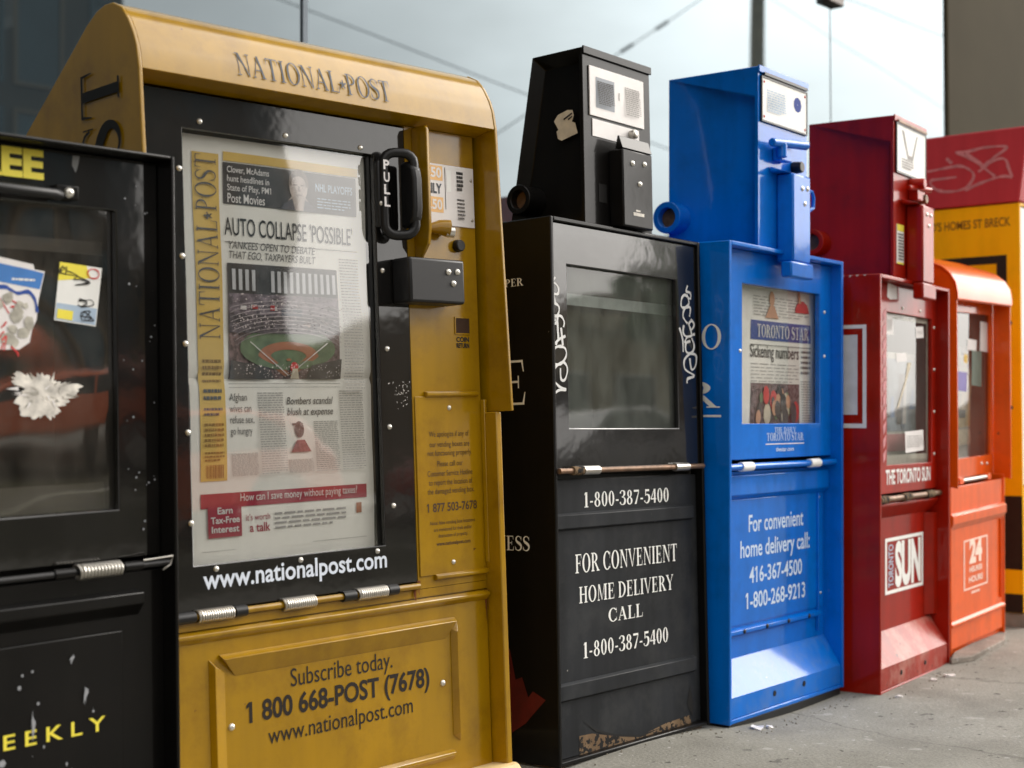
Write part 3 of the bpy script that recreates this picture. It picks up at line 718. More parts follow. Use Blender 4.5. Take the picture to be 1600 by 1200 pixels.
# ================================================================== BOX B : blue box
def blue_box():
    t = thing('newspaper_box', (2.4417, 1.4397, -0.0089, 1.263, -0.035, 0.396), 'bright blue newspaper box with a front page behind its window', 'newspaper box', BOXES)
    W, H, D = 0.505, 0.942, 0.36
    cab = cabinet(t, blue, 0, W, 0.014, H, D, 0.009)
    MB().box(0.008, W-0.006, 0.006, D-0.01, -0.02, 0.0138).build('base_skid', rubber, t, bevel=0.002)
    w = R2((0.0967, 0.8673), (0.4406, 0.5889))
    dr = door_with_window(t, blue, (0.0095, W-0.0095, 0.518, H-0.0095), w, 0.026, 0.012, clear)
    inner_liner(t, 0.03, W-0.03, 0.5, 0.915, 0.045, 0.26, dark)
    rivets(dr, [(0.463, 0.8294), (0.4628, 0.7334), (0.0864, 0.7327)], 0.026, 0.004, 0.003)
    # small lettering under the window
    for p, q, hgt, txt in (((0.2314, 0.5701), (0.3229, 0.5652), 0.011, 'THE DAILY'), ((0.1982, 0.5535), (0.3583, 0.55), 0.016, 'TORONTO STAR'), ((0.237, 0.532), (0.317, 0.5305), 0.008, 'thestar.com')):
        ln = rline(txt, p, (q[0], p[1]), hgt, .17, .06) if 'thestar' not in txt else sline(txt, p, (q[0], p[1]), hgt, 0.02)
        MB().flat(ln, 0.0254).build('lettering', plain('pale blue lettering', srgb(190, 210, 232), rough=.5, var=.05), dr)
    a = (0.1927, 0.5471); b = (0.3643, 0.5445)
    MB().flat([_rect(a[0], a[1]-0.001, b[0], a[1]+0.0008)], 0.0254).build('rule_line', white, dr)
    # hinge rod
    v = 0.5045
    rd = MB().cyl((0.0095, 0.018, v), (W-0.0095, 0.018, v), 0.0068, n=14).build('hinge_rod', blue, t, smooth=True)
    for px in ((0.0744, 0.5166)[0], (0.372, 0.516)[0]):
        MB().cyl((px, 0.018, v), (px+0.045, 0.018, v), 0.0092, n=16).build('hinge_collar', white, rd, smooth=True)
    # lower panel with raised plate
    lp = MB().box(0.0095, W-0.0095, 0.044, 0.050, 0.10, 0.493).build('lower_panel', blue, t)
    MB().prism([(0.0435, 0.492), (0.030, 0.487), (0.030, 0.448), (0.0435, 0.436)], 'x', 0.0097, W-0.0097).build('upper_fold', blue, lp, bevel=0.0015)
    pl = R2((0.0759, 0.438), (0.4876, 0.1774)); pl = (0.02, pl[1], pl[2]+0.012, pl[3])
    MB().box(pl[0], pl[1], 0.0415, 0.0436, pl[2], pl[3]).build('raised_plate', blue, lp, bevel=0.001)
    MB().prism([(0.0435, pl[2]-0.004), (0.034, pl[2]-0.009), (0.034, pl[2]-0.016), (0.0435, pl[2]-0.022)], 'x', 0.012, W-0.04).build('lower_fold', blue, lp, bevel=0.001)
    rivets(lp, [(pl[0]+0.05, pl[3]-0.012), (pl[1]-0.02, pl[3]-0.010), (pl[1]-0.012, pl[2]+0.03)], 0.0415, 0.0035, 0.002)
    for i in range(4): MB().dome((0.12+0.095*i, 0.034, pl[2]-0.0125), (0,-1,0), 0.005, 0.003).build('bolt', rubber, lp, smooth=True)
    for p, q, hgt, txt in (((0.151, 0.3717), (0.3916, 0.3689), 0.033, 'For convenient'), ((0.1167, 0.3218), (0.4219, 0.3162), 0.033, 'home delivery call:'),
                           ((0.1536, 0.269), (0.3854, 0.2644), 0.031, '416-367-4500'), ((0.1377, 0.2182), (0.4004, 0.2126), 0.031, '1-800-268-9213')):
        MB().flat(sline(txt, p, (q[0], p[1]), hgt, 0.012), 0.0412).build('lettering', plain('pale blue lettering', srgb(200, 218, 238), rough=.5, var=.05), lp)
    MB().box(W-0.05, W-0.046, 0.036, 0.0438, 0.14, pl[3]).build('side_fold', blue, lp, bevel=0.001)
    # sloping shelf and kick plate
    kp = MB().prism([(0.0438, 0.128), (0.0035, 0.064), (0.0035, 0.0225), (0.0438, 0.0225)], 'x', 0.0092, W-0.0092).build('sloping_shelf', paint('scuffed blue enamel', srgb(0, 108, 204), rough=0.34, spec=0.08, coat=0.42, coat_rough=0.1, wear=0.12, chip=srgb(150,170,200), chip_amt=-0.02, chip_scale=55, dirt=srgb(110,130,160), dirt_amt=0.45, bump=0.015), t, bevel=0.002)
    for p in ((0.1878, 0.0484), (0.3181, 0.0488)):
        MB().cyl((p[0], 0.0032, p[1]), (p[0], 0.0020, p[1]), 0.0055).build('bolt_hole', dark, kp)
    # coin head
    hd = coin_head(t, blue, 0.1445, 0.3605, 0.017, 0.2255, 0.2255, H, 1.306, 0.06, 0.058, knob=(0.214, 1.014, 0.033))
    f = 0.017
    s = R2((0.1588, 1.2904), (0.3373, 1.1974)); s = (0.156, 0.353, s[2]+0.002, s[3]-0.005)
    sg = MB().box(s[0], s[1], f-0.0035, f-0.0006, s[2], s[3]).build('price_card', white, hd, bevel=0.0005)
    MB().ring((s[0]-0.003, s[1]+0.002, s[2]-0.003, s[3]+0.003), (s[0]+0.0003, s[1]-0.0003, s[2]+0.0003, s[3]-0.0003), f-0.0048, f-0.0006).build('card_frame', rubber, sg)
    pr = random.Random(5)
    MB().flat(words_block(s[0]+0.02, s[0]+0.10, s[2]+0.02, s[3]-0.02, 9, pr), f-0.0038).build('print_lines', pale_blue, sg)
    MB().flat([_arc(s[0]+0.155, s[2]+0.055, .018, .016, .001, .001, 0, 360, 9)], f-0.0038).build('print_emblem', navy, sg)
    rivets(sg, [(s[0]+0.008, s[2]+0.008), (s[0]+0.008, s[3]-0.008), (s[1]-0.008, s[2]+0.008), (s[1]-0.008, s[3]-0.008)], f-0.0035, 0.0028, 0.0015, redink)
    MB().box(0.162, 0.352, f-0.007, f-0.001, s[3]+0.005, s[3]+0.011).build('slot_strip', rubber, hd)
    # coin handle, knob, mechanism
    cy_ = (0.2152, 1.1587)[1]
    hb = MB(); hb.cyl((0.17, 0.0, cy_-0.004), (0.30, -0.012, cy_+0.006), 0.0085, 0.0095); hb.box(0.205, 0.25, -0.004, f-0.0008, cy_-0.035, cy_-0.008); hb.cyl((0.21, -0.002, cy_-0.002), (0.21, -0.002, cy_-0.03), 0.011)
    hb.build('coin_lever', blue, hd, bevel=0.002, smooth=True)
    kb = MB(); kb.cyl((0.297, f-0.0006, cy_-0.038), (0.297, f-0.022, cy_-0.038), 0.014, 0.012, 8); kb.build('lock_knob', rubber, hd, bevel=0.002)
    v0, v1 = 0.918, 1.098
    mc = MB().box(0.222, 0.300, -0.022, f-0.0006, v0, v1).build('coin_mechanism', blue, hd, bevel=0.004)
    MB().prism([(-0.016, v1+0.0008), (f-0.002, v1+0.012), (f-0.002, v1+0.0008)], 'x', 0.19, 0.29).build('sloped_top', blue, mc, bevel=0.002)
    rivets(mc, [(0.262, v1-0.028), (0.285, v1-0.026), (0.273, v1-0.058)], -0.022, 0.0055, 0.003)
    MB().box(0.206, 0.306, -0.026, -0.001, 0.885, v0-0.0005).build('mechanism_foot', blue, mc, bevel=0.004)
    ha = MB(); c = (0.3605, 0.0, v1-0.04); ha.tube([(0.359, 0.012, c[2]+0.022), (0.375, 0.012, c[2]+0.022), (0.382, 0.012, c[2]+0.010), (0.380, 0.012, c[2]-0.012), (0.362, 0.012, c[2]-0.02)], 0.004, 8)
    ha.build('padlock_hasp', blue, hd, smooth=True)
    # side lettering
    b = (0.0201, 0.7333); tp = (0.0201, 0.7788)
    side_print(cab, 'lettering', white, mirror_d(fit(roman('TORONTO', 0.14, 0.05), (-0.34, b[1]), (-b[0]+0.002, b[1]), tp[1]-b[1]+0.002)), 0.0)
    b = (0.0214, 0.6202)
    side_print(cab, 'lettering', white, mirror_d(fit(roman('STAR', 0.16, 0.05), (-0.34, b[1]), (-b[0], b[1]), 0.052)), 0.0)
    b = (0.0186, 0.6042)
    side_print(cab, 'rule_line', white, [_rect(b[0], b[1]-0.002, 0.34, b[1]+0.002)], 0.0)
    return t, w

# ================================================================== BOX R : dark red box
def red_box():
    t = thing('newspaper_box', (2.9751, 1.3802, -0.0047, 4.493, -0.017, 0.477), 'dark red newspaper box with a white framed emblem on its lower panel', 'newspaper box', BOXES)
    W, H, D = 0.473, 0.910, 0.36
    cab = cabinet(t, darkred, 0, W, -0.008, H, D, 0.009)
    w = R2((0.1236, 0.8348), (0.4296, 0.4884))
    dr = door_with_window(t, darkred, (0.0095, W-0.0095, 0.425, H-0.0095), w, 0.03, 0.010, streaky)
    inner_liner(t, 0.03, W-0.03, 0.41, 0.885, 0.045, 0.24)
    MB().ring((w[0]-0.004, w[1]+0.004, w[2]-0.004, w[3]+0.004), (w[0]+0.005, w[1]-0.005, w[2]+0.022, w[3]-0.012), 0.0405, 0.0425).build('window_gasket', plain('grey gasket', srgb(176, 174, 160), rough=.6), dr)
    rivets(dr, [(w[1]+0.016, w[2]+0.02+k*(w[3]-w[2]-0.04)/3) for k in range(4)] + [(w[0]+0.03+k*0.12, w[2]-0.016) for k in range(3)] + [(w[0]+0.1+k*0.12, w[3]+0.014) for k in range(2)], 0.03, 0.004, 0.003)
    p = (0.1142, 0.4464); q = (0.4711, 0.4499)
    MB().flat(sline('THE TORONTO SUN', p, (min(q[0], 0.417), p[1]), 0.031, 0.03), 0.0294).build('lettering', label_w, dr)
    pr = random.Random(9)
    # stickers on the pane and door
    for c0, c1, nm in (((0.1386, 0.8328), (0.1926, 0.7831), 'sticker'), ((0.2695, 0.5671), (0.4001, 0.5138), 'sticker'), ((0.2094, 0.7485), (0.2829, 0.7242), 'sticker'), ((0.341, 0.8156), (0.4006, 0.7848), 'sticker')):
        s = R2(c0, c1); m = MB(); j = 0.004
        m.poly([(s[0]+j, s[2]), (s[1], s[2]+j), (s[1]-j, s[3]), (s[0], s[3]-j)], 0.0400)
        k = m.build(nm, label_w, dr)
        MB().flat(words_block(s[0]+0.01, s[1]-0.01, s[2]+0.012, s[3]-0.012, 6, pr, .4), 0.0396).build('print_lines', greyink, k)
    s = R2((0.1223, 0.9011), (0.1884, 0.8635))
    MB().poly([(s[0], s[2]+0.005), (s[0]+0.02, s[2]), (s[1], s[2]+0.004), (s[1]-0.004, s[3]-0.005), (s[0]+0.006, s[3])], 0.0294).build('torn_sticker', label_w, dr)
    st = [(0.2866, 0.7245), (0.3131, 0.7253), (0.2866, 0.6899), (0.226, 0.6191), (0.2133, 0.6161), (0.2691, 0.6821)]
    MB().poly(st, 0.0398).build('peeled_sticker', beige, dr)
    # scraped paint on the left of the door
    m = MB()
    for k in range(11):
        y = 486+k*20; o = pr.uniform(-2, 2)
        a = (0.1062, 0.6716)
        vv = w[3]-0.005-k*(w[3]-w[2])/11
        m.poly([(a[0]-0.01, vv), (a[0]+0.006+pr.uniform(0,.006), vv+0.012), (a[0]+0.004, vv-0.012), (a[0]-0.008, vv-0.02)], 0.0294)
    m.build('paint_scrape', faint_pink, dr)
    rd = MB().cyl((0.0095, 0.022, 0.414), (W-0.0095, 0.022, 0.414), 0.0065, n=12).build('hinge_rod', rod_m, t, smooth=True)
    for px in (0.05, 0.2, 0.36): MB().cyl((px, 0.022, 0.414), (px+0.05, 0.022, 0.414), 0.009, n=14).build('hinge_collar', rust, rd, smooth=True)
    # lower recessed panel
    lp = MB().box(0.0095, W-0.0095, 0.048, 0.053, 0.10, 0.405).build('lower_panel', darkred, t)
    MB().prism([(0.0475, 0.404), (0.024, 0.404), (0.024, 0.398), (0.0475, 0.368)], 'x', 0.0097, W-0.0097).build('upper_fold', darkred, lp, bevel=0.0015)
    MB().prism([(W-0.0097, 0.028), (W-0.0097, 0.0475), (W-0.05, 0.0475)], 'z', 0.12, 0.366).build('side_fold', darkred, lp, bevel=0.001)
    MB().prism([(0.0097, 0.028), (0.05, 0.0475), (0.0097, 0.0475)], 'z', 0.12, 0.366).build('side_fold', darkred, lp, bevel=0.001)
    sh = MB().prism([(0.0478, 0.116), (0.0035, 0.050), (0.0035, 0.0005), (0.0478, 0.0005)], 'x', 0.0092, W-0.0092).build('sloping_shelf', paint('scuffed red enamel', srgb(150, 44, 32), rough=0.5, spec=0.1, coat=0.42, coat_rough=0.2, wear=0.3, chip=srgb(60, 28, 22), chip_amt=0.03, chip_scale=34, dirt=srgb(190,150,136), dirt_amt=0.75, bump=0.05), t, bevel=0.002)
    for u in (0.14, 0.30): MB().cyl((u, 0.0032, 0.026), (u, 0.002, 0.026), 0.0055).build('bolt_hole', dark, sh)
    # emblem: white frame with SUN
    a = (0.1589, 0.3206); b = (0.4159, 0.323); c = (0.163, 0.1926); d_ = (0.4156, 0.1934)
    O = [(a[0], c[1]), (b[0], c[1]), (b[0], a[1]), (a[0], a[1])]
    u0, u1, v0, v1 = a[0], b[0], c[1], a[1]
    em = MB().ring((u0, u1, v0, v1), (u0+0.011, u1-0.011, v0+0.008, v1-0.008), 0.0470, 0.0477).build('emblem_frame', white, lp)
    MB().flat(sline('SUN', (u0+0.065, v0+0.018), (u1-0.017, v0+0.018), (v1-v0-0.036), 0.05), 0.0472).build('lettering', white, em)
    vt = sline('TORONTO', (0, 0), (v1-v0-0.03, 0), 0.030, 0.02)
    MB().flat([([(u0+0.052-p[1], v0+0.015+p[0]) for p in vs], fs) for vs, fs in vt], 0.0472).build('lettering', pale_blue, em)
    # white framed panel on the side
    p1 = (0.031, 0.7996); p2 = (0.0309, 0.5734); q1 = (0.0514, 0.7777); q2 = (0.0513, 0.6026); r1 = (0.0397, 0.7914); r2 = (0.0397, 0.5831)
    m = MB(); e = -0.0008
    for (f0, g0, f1, g1) in ((p1[0], 0.33, p2[1], r2[1]), (p1[0], 0.33, r1[1], p1[1]), (p1[0], r1[0], r2[1], r1[1])):
        m.add([(e, f0, f1), (e, g0, f1), (e, g0, g1), (e, f0, g1)], [(0, 1, 2, 3)])
    m.build('side_frame', label_w, cab)
    m = MB(); m.add([(e, q1[0], q2[1]), (e, 0.3, q2[1]), (e, 0.3, q1[1]), (e, q1[0], q1[1])], [(0, 1, 2, 3)]); m.build('side_panel', plain('pale side panel', srgb(206,206,208), rough=.5), cab)
    # chipped seam at the head's foot
    m = MB(); pr2 = random.Random(4)
    for k in range(9):
        z = 0.03+k*0.017; m.add([(-0.0006, z, H-0.001), (-0.0006, z+pr2.uniform(.006, .013), H-0.001), (-0.0006, z+.006, H-pr2.uniform(.004, .009))], [(0, 1, 2)])
    m.build('chipped_seam', beige, cab)
    # coin head
    hd = coin_head(t, darkred, 0.129, 0.3425, 0.017, 0.22, 0.22, H, 1.279, 0.058, 0.06, knob=(0.202, 1.0, 0.030))
    f = 0.017
    s = (0.143, 0.336, 1.155, 1.262)
    sg = MB().box(s[0], s[1], f-0.0035, f-0.0006, s[2], s[3]).build('price_card', white, hd, bevel=0.0005)
    MB().ring((s[0]-0.004, s[1]+0.002, s[2]-0.004, s[3]+0.004), (s[0]+0.0003, s[1]-0.0003, s[2]+0.0003, s[3]-0.0003), f-0.0048, f-0.0006).build('card_frame', rubber, sg)
    MB().flat([_q((s[0]+0.03, s[3]-0.01), (s[0]+0.045, s[3]-0.01), (s[0]+0.075, s[2]+0.045), (s[0]+0.1, s[2]+0.045), (s[0]+0.13, s[3]-0.01), (s[0]+0.138, s[3]-0.01), (s[0]+0.105, s[2]+0.035), (s[0]+0.07, s[2]+0.035))], f-0.0038).build('print_line', greyink, sg)
    MB().flat(words_block(s[0]+0.03, s[0]+0.11, s[2]+0.01, s[2]+0.035, 4, pr), f-0.0038).build('print_lines', greyink, sg)
    MB().box(0.146, 0.34, f-0.007, f-0.001, s[3]+0.004, s[3]+0.010).build('slot_strip', rod_m, hd)
    cl = MB(); cl.cyl((0.235, f-0.001, 1.135), (0.235, -0.02, 1.135), 0.014, 0.012); cl.box(0.225, 0.262, -0.006, f-0.001, 1.098, 1.124); cl.cyl((0.19, 0.004, 1.122), (0.3, -0.010, 1.128), 0.006, 0.007)
    cl.build('coin_lever', darkred, hd, bevel=0.002, smooth=True)
    MB().cyl((0.295, f-0.001, 1.107), (0.295, -0.004, 1.107), 0.011).build('lock_knob', rod_m, hd, bevel=0.002)
    v0, v1 = 0.905, 1.083
    mc = MB().box(0.208, 0.285, -0.024, f-0.0006, v0, v1).build('coin_mechanism', darkred, hd, bevel=0.004)
    MB().prism([(-0.018, v1+0.0008), (f-0.002, v1+0.012), (f-0.002, v1+0.0008)], 'x', 0.172, 0.27).build('sloped_top', darkred, mc, bevel=0.002)
    rivets(mc, [(0.235, v1-0.02), (0.262, v1-0.02), (0.248, v1-0.045)], -0.024, 0.005, 0.003)
    MB().box(0.2, 0.292, -0.027, -0.002, 0.868, v0-0.0005).build('mechanism_foot', darkred, mc, bevel=0.004)
    yl = MB().box(0.146, 0.19, f-0.0022, f-0.0006, 0.945, 1.035).build('instruction_label', white, hd)
    MB().rect(0.146, 0.19, 1.02, 1.035, f-0.0026).rect(0.146, 0.19, 0.945, 0.949, f-0.0026).build('print_band', lemon, yl)
    MB().flat(words_block(0.151, 0.186, 0.952, 1.016, 9, pr), f-0.0026).build('print_lines', midink, yl)
    ha = MB(); ha.tube([(0.341, 0.012, 1.075), (0.356, 0.012, 1.075), (0.362, 0.012, 1.062), (0.358, 0.012, 1.04), (0.343, 0.012, 1.036)], 0.004, 8); ha.build('padlock_hasp', darkred, hd, smooth=True)
    return t, w

# ================================================================== BOX O : orange box with a curved hood
def orange_box():
    t = thing('newspaper_box', (3.5029, 1.4374, -0.0001, 3.342, -1.357, 0.842), 'orange newspaper box with a curved hood and the number 24 on its panel', 'newspaper box', BOXES)
    W, D = 0.4325, 0.34
    H = 0.90
    body = MB()
    th = 0.007
    body.box(0, th, 0, D, 0.001, 0.43); body.box(W-th, W, 0, D, 0.001, 0.43); body.box(th, W-th, D-th, D, 0.001, H)
    body.box(th, W-th, 0.012, D-th, 0.001, 0.014)
    body.box(0, th, 0.03, D, 0.4302, H); body.box(W-th, W, 0.03, D, 0.4302, H)
    body.build('cabinet', orange, t, bevel=0.002)
    # side cheeks in front of the door and the bent hood
    prof = [(0.028, 0.432), (-0.012, 0.420), (-0.016, 0.86), (-0.016, 0.895), (-0.008, 0.925), (0.012, 0.952), (0.04, 0.966), (0.028, 0.93)]
    outer = [(-0.020, 0.884), (-0.020, 0.900), (-0.015, 0.926), (-0.002, 0.948), (0.018, 0.966), (0.045, 0.978), (0.12, 1.004), (0.22, 1.022), (0.335, 1.034)]
    inner = [(p[0]+0.004, p[1]-0.004) for p in outer]
    hd = MB().prism(outer + inner[::-1], 'x', -0.003, W+0.003).build('hood', orange, t, bevel=0.0012, smooth=True)
    for u in (0.0, W-0.005):
        ck = [(0.029, 0.424), (-0.018, 0.417), (-0.0165, 0.884), (-0.0165, 0.898), (-0.0112, 0.922), (0.0018, 0.9435), (0.0205, 0.961), (0.0475, 0.9735), (0.122, 0.9995), (0.222, 1.0175), (0.333, 1.029), (0.333, 0.9005), (0.029, 0.9005)]
        MB().prism(ck, 'x', u, u+0.005).build('side_cheek', orange, t, bevel=0.001)
    w = R2((0.1321, 0.8583), (0.4134, 0.482))
    dr = door_with_window(t, orange, (0.0055, W-0.0055, 0.432, 0.8995), w, 0.03, 0.01, streaky)
    inner_liner(t, 0.03, W-0.03, 0.42, 0.88, 0.045, 0.24)
    rd = MB().cyl((0.10, 0.016, 0.428), (0.34, 0.016, 0.428), 0.0055, n=12).build('hinge_rod', steel, t, smooth=True)
    for u in (0.10, 0.32): MB().box(u, u+0.03, 0.010, 0.0225, 0.420, 0.436).build('hinge_bracket', orange, rd, bevel=0.001)
    rivets(dr, [(0.12, 0.46), (0.33, 0.462), (0.375, 0.46)], 0.03, 0.0045, 0.003)
    pr = random.Random(12)
    lp = MB().box(th+0.0005, W-th-0.0005, 0.004, 0.010, 0.016, 0.4175).build('lower_panel', orange, t, bevel=0.001)
    MB().prism([(0.0035, 0.354), (-0.006, 0.349), (-0.006, 0.328), (0.0035, 0.312)], 'x', 0.001, W-0.004).build('upper_fold', orange, lp, bevel=0.0015)
    MB().prism([(0.0035, 0.085), (-0.003, 0.079), (-0.003, 0.073), (0.0035, 0.069)], 'x', 0.003, W-0.006).build('lower_fold', orange, lp, bevel=0.001)
    MB().box(W-0.035, W-0.030, -0.002, 0.0038, 0.10, 0.312).build('side_fold', orange, lp, bevel=0.001)
    a = (0.1055, 0.2687); b = (0.2939, 0.2828); c = (0.1094, 0.1486)
    u0, u1, v0, v1 = a[0], b[0], c[1]+0.002, b[1]-0.005
    em = MB().ring((u0, u1, v0, v1), (u0+0.007, u1-0.007, v0+0.004, v1-0.004), 0.0030, 0.0037).build('emblem_frame', plain('faded white print', srgb(250, 216, 200), rough=.6, var=.1), lp)
    wh = plain('faded white print', srgb(250, 220, 204), rough=.6, var=.1)
    um = (u0+u1)/2
    MB().flat(sline('24', (um-0.05, v0+0.068), (um+0.05, v0+0.068), 0.055, 0.05), 0.0033).build('lettering', wh, em)
    MB().flat(sline('HEURES', (um-0.05, v0+0.043), (um+0.05, v0+0.043), 0.013, 0.03), 0.0033).build('lettering', wh, em)
    MB().flat(sline('HOURS', (um-0.055, v0+0.017), (um+0.055, v0+0.017), 0.014, 0.03), 0.0033).build('lettering', wh, em)
    MB().flat(words_block(u0+0.06, u1-0.05, v0-0.016, v0-0.004, 1, pr, .5), 0.0033).build('print_lines', wh, em)
    # stickers on the pane
    for c0, c1, mt in (((0.3505, 0.8405), (0.4365, 0.7577), label_w), ((0.2817, 0.7626), (0.3651, 0.6659), plain('sticker grey green', srgb(96,112,100), rough=.5)), ((0.2461, 0.7922), (0.3234, 0.7597), label_w), ((0.1703, 0.7068), (0.245, 0.6533), plain('sticker violet', srgb(128,120,178), rough=.5)), ((0.2204, 0.7518), (0.2506, 0.727), gold)):
        s = R2(c0, c1); MB().poly([(s[0], s[2]+0.004), (s[1]-0.003, s[2]), (s[1], s[3]-0.003), (s[0]+0.004, s[3])], 0.0400).build('sticker', mt, dr)
    return t, w

# ================================================================== BOX F : tall yellow box, side on
def yellow_tall_box():
    t = thing('newspaper_box', (4.12, 1.478, 0, 0, 0, 0), 'tall bright yellow box with a graffitied maroon top and black stripes', 'newspaper box', BOXES)
    W, D = 0.46, 0.42
    cab = MB(); th = 0.008
    cab.box(0, th, 0, D, 0.04, 1.2); cab.box(W-th, W, 0, D, 0.04, 1.2); cab.box(th, W-th, D-th, D, 0.04, 1.2); cab.box(th, W-th, 0.0, D-th, 1.192, 1.2); cab.box(th, W-th, 0.0, D-th, 0.04, 0.05)
    cab = cab.build('cabinet', yellow, t, bevel=0.002)
    MB().prism([(-0.03, 1.4145), (0.0, 1.203), (D, 1.203), (D, 1.4145)], 'x', -0.006, W+0.006).build('sign_hood', maroon, t, bevel=0.004)
    MB().box(0.004, W-0.004, -0.01, D+0.01, -0.012, 0.0398).build('concrete_foot', concrete, t, bevel=0.006)
    dr = MB().ring((0.0085, W-0.0085, 0.4, 1.19), (0.05, W-0.05, 0.5, 1.12), 0.004, 0.016).build('door', white, t, bevel=0.001)
    MB().box(0.045, W-0.045, 0.0165, 0.0195, 0.495, 1.125).build('window_pane', clear, dr)
    MB().box(0.0085, W-0.0085, 0.006, 0.012, 0.052, 0.397).build('lower_panel', yellow, t)
    inner_liner(t, 0.03, W-0.03, 0.41, 1.17, 0.022, 0.3)
    e = -0.0007
    def sp(nm, mt, polys): return side_print(cab, nm, mt, polys, 0.0)
    dk = plain('stripe black', srgb(34, 30, 24), rough=.5, var=.2)
    def yz(a, b): return (min(a[0], b[0]), min(a[1], b[1]), max(a[0], b[0]), max(a[1], b[1]))
    v1 = (1.5012, 0.3699)[1]; v0 = (1.5033, 0.1623)[1]; v3 = (1.504, 0.0938)[1]
    sp('black_stripe', dk, [_rect(0.0005, v0, D-0.001, v1)]); sp('black_stripe', dk, [_rect(0.0005, 0.041, D-0.001, v3)])
    Y0 = 1.478
    def P(p): return (p[0]-Y0, p[1])
    a = P((1.5162, 1.0544)); b = P((1.5459, 1.0309)); 
    m = MB()
    fr = [(a[0], a[1]), (a[0], a[1]-0.33), (b[0], b[1]-0.30), (b[0], b[1]), (0.33, b[1]), (0.33, a[1])]
    sp('black_bracket_mark', dk, [(fr, [(0, 1, 2, 3), (0, 3, 4, 5)])])
    p = P((1.5043, 1.1374)); q = P((1.5041, 1.1574))
    sp('lettering', plain('faded brown lettering', srgb(140, 98, 24), rough=.6, var=.2), mirror_d(fit([sans("CONDO'S HOMES ST BRECK", 0.02)], (-0.34, p[1]), (-p[0], p[1]), q[1]-p[1]+0.004, _capH)))
    g = MB()
    for s in ([(1.7478, 1.315),(1.6988, 1.3191),(1.6505, 1.3213),(1.622, 1.3089),(1.6071, 1.2887),(1.6225, 1.2625),(1.6512, 1.2505),(1.6898, 1.2506),(1.7189, 1.2591),(1.7364, 1.276),(1.7363, 1.2873),(1.7186, 1.2892),(1.6585, 1.2904)],
              [(1.6888, 1.3481),(1.6716, 1.3311)], [(1.634, 1.2488),(1.5941, 1.2633),(1.5528, 1.2738),(1.5231, 1.278),(1.4956, 1.2733)], [(1.4956, 1.2733),(1.5063, 1.3018),(1.5116, 1.3207),(1.5263, 1.3296),(1.556, 1.3238),(1.5748, 1.3093),(1.5937, 1.2984)],
              [(1.6617, 1.3618),(1.6215, 1.3609),(1.5743, 1.3665),(1.5185, 1.3635),(1.5131, 1.3556),(1.5466, 1.3356),(1.571, 1.32),(1.5842, 1.3066)], [(1.6578, 1.3614),(1.6217, 1.3423),(1.5842, 1.314),(1.5453, 1.2803)], [(1.6311, 1.3564),(1.5972, 1.3303),(1.5711, 1.3089)]):
        g.ribbon([P(x) for x in s], 0.0075, 0.0, fr=lambda p, e: (-0.0068+e, p[0], p[1]))
    hood = [o for o in t.children if o.name.startswith('sign_hood')][0]
    g.build('marker_scrawl', faint_pink, hood)
    for px in (1577, 1577):
        pass
    for z in (0.62, 0.86): MB().dome((-0.0004, 0.03, z), (-1, 0, 0), 0.006, 0.004).build('bolt', rubber, cab, smooth=True)
    return t

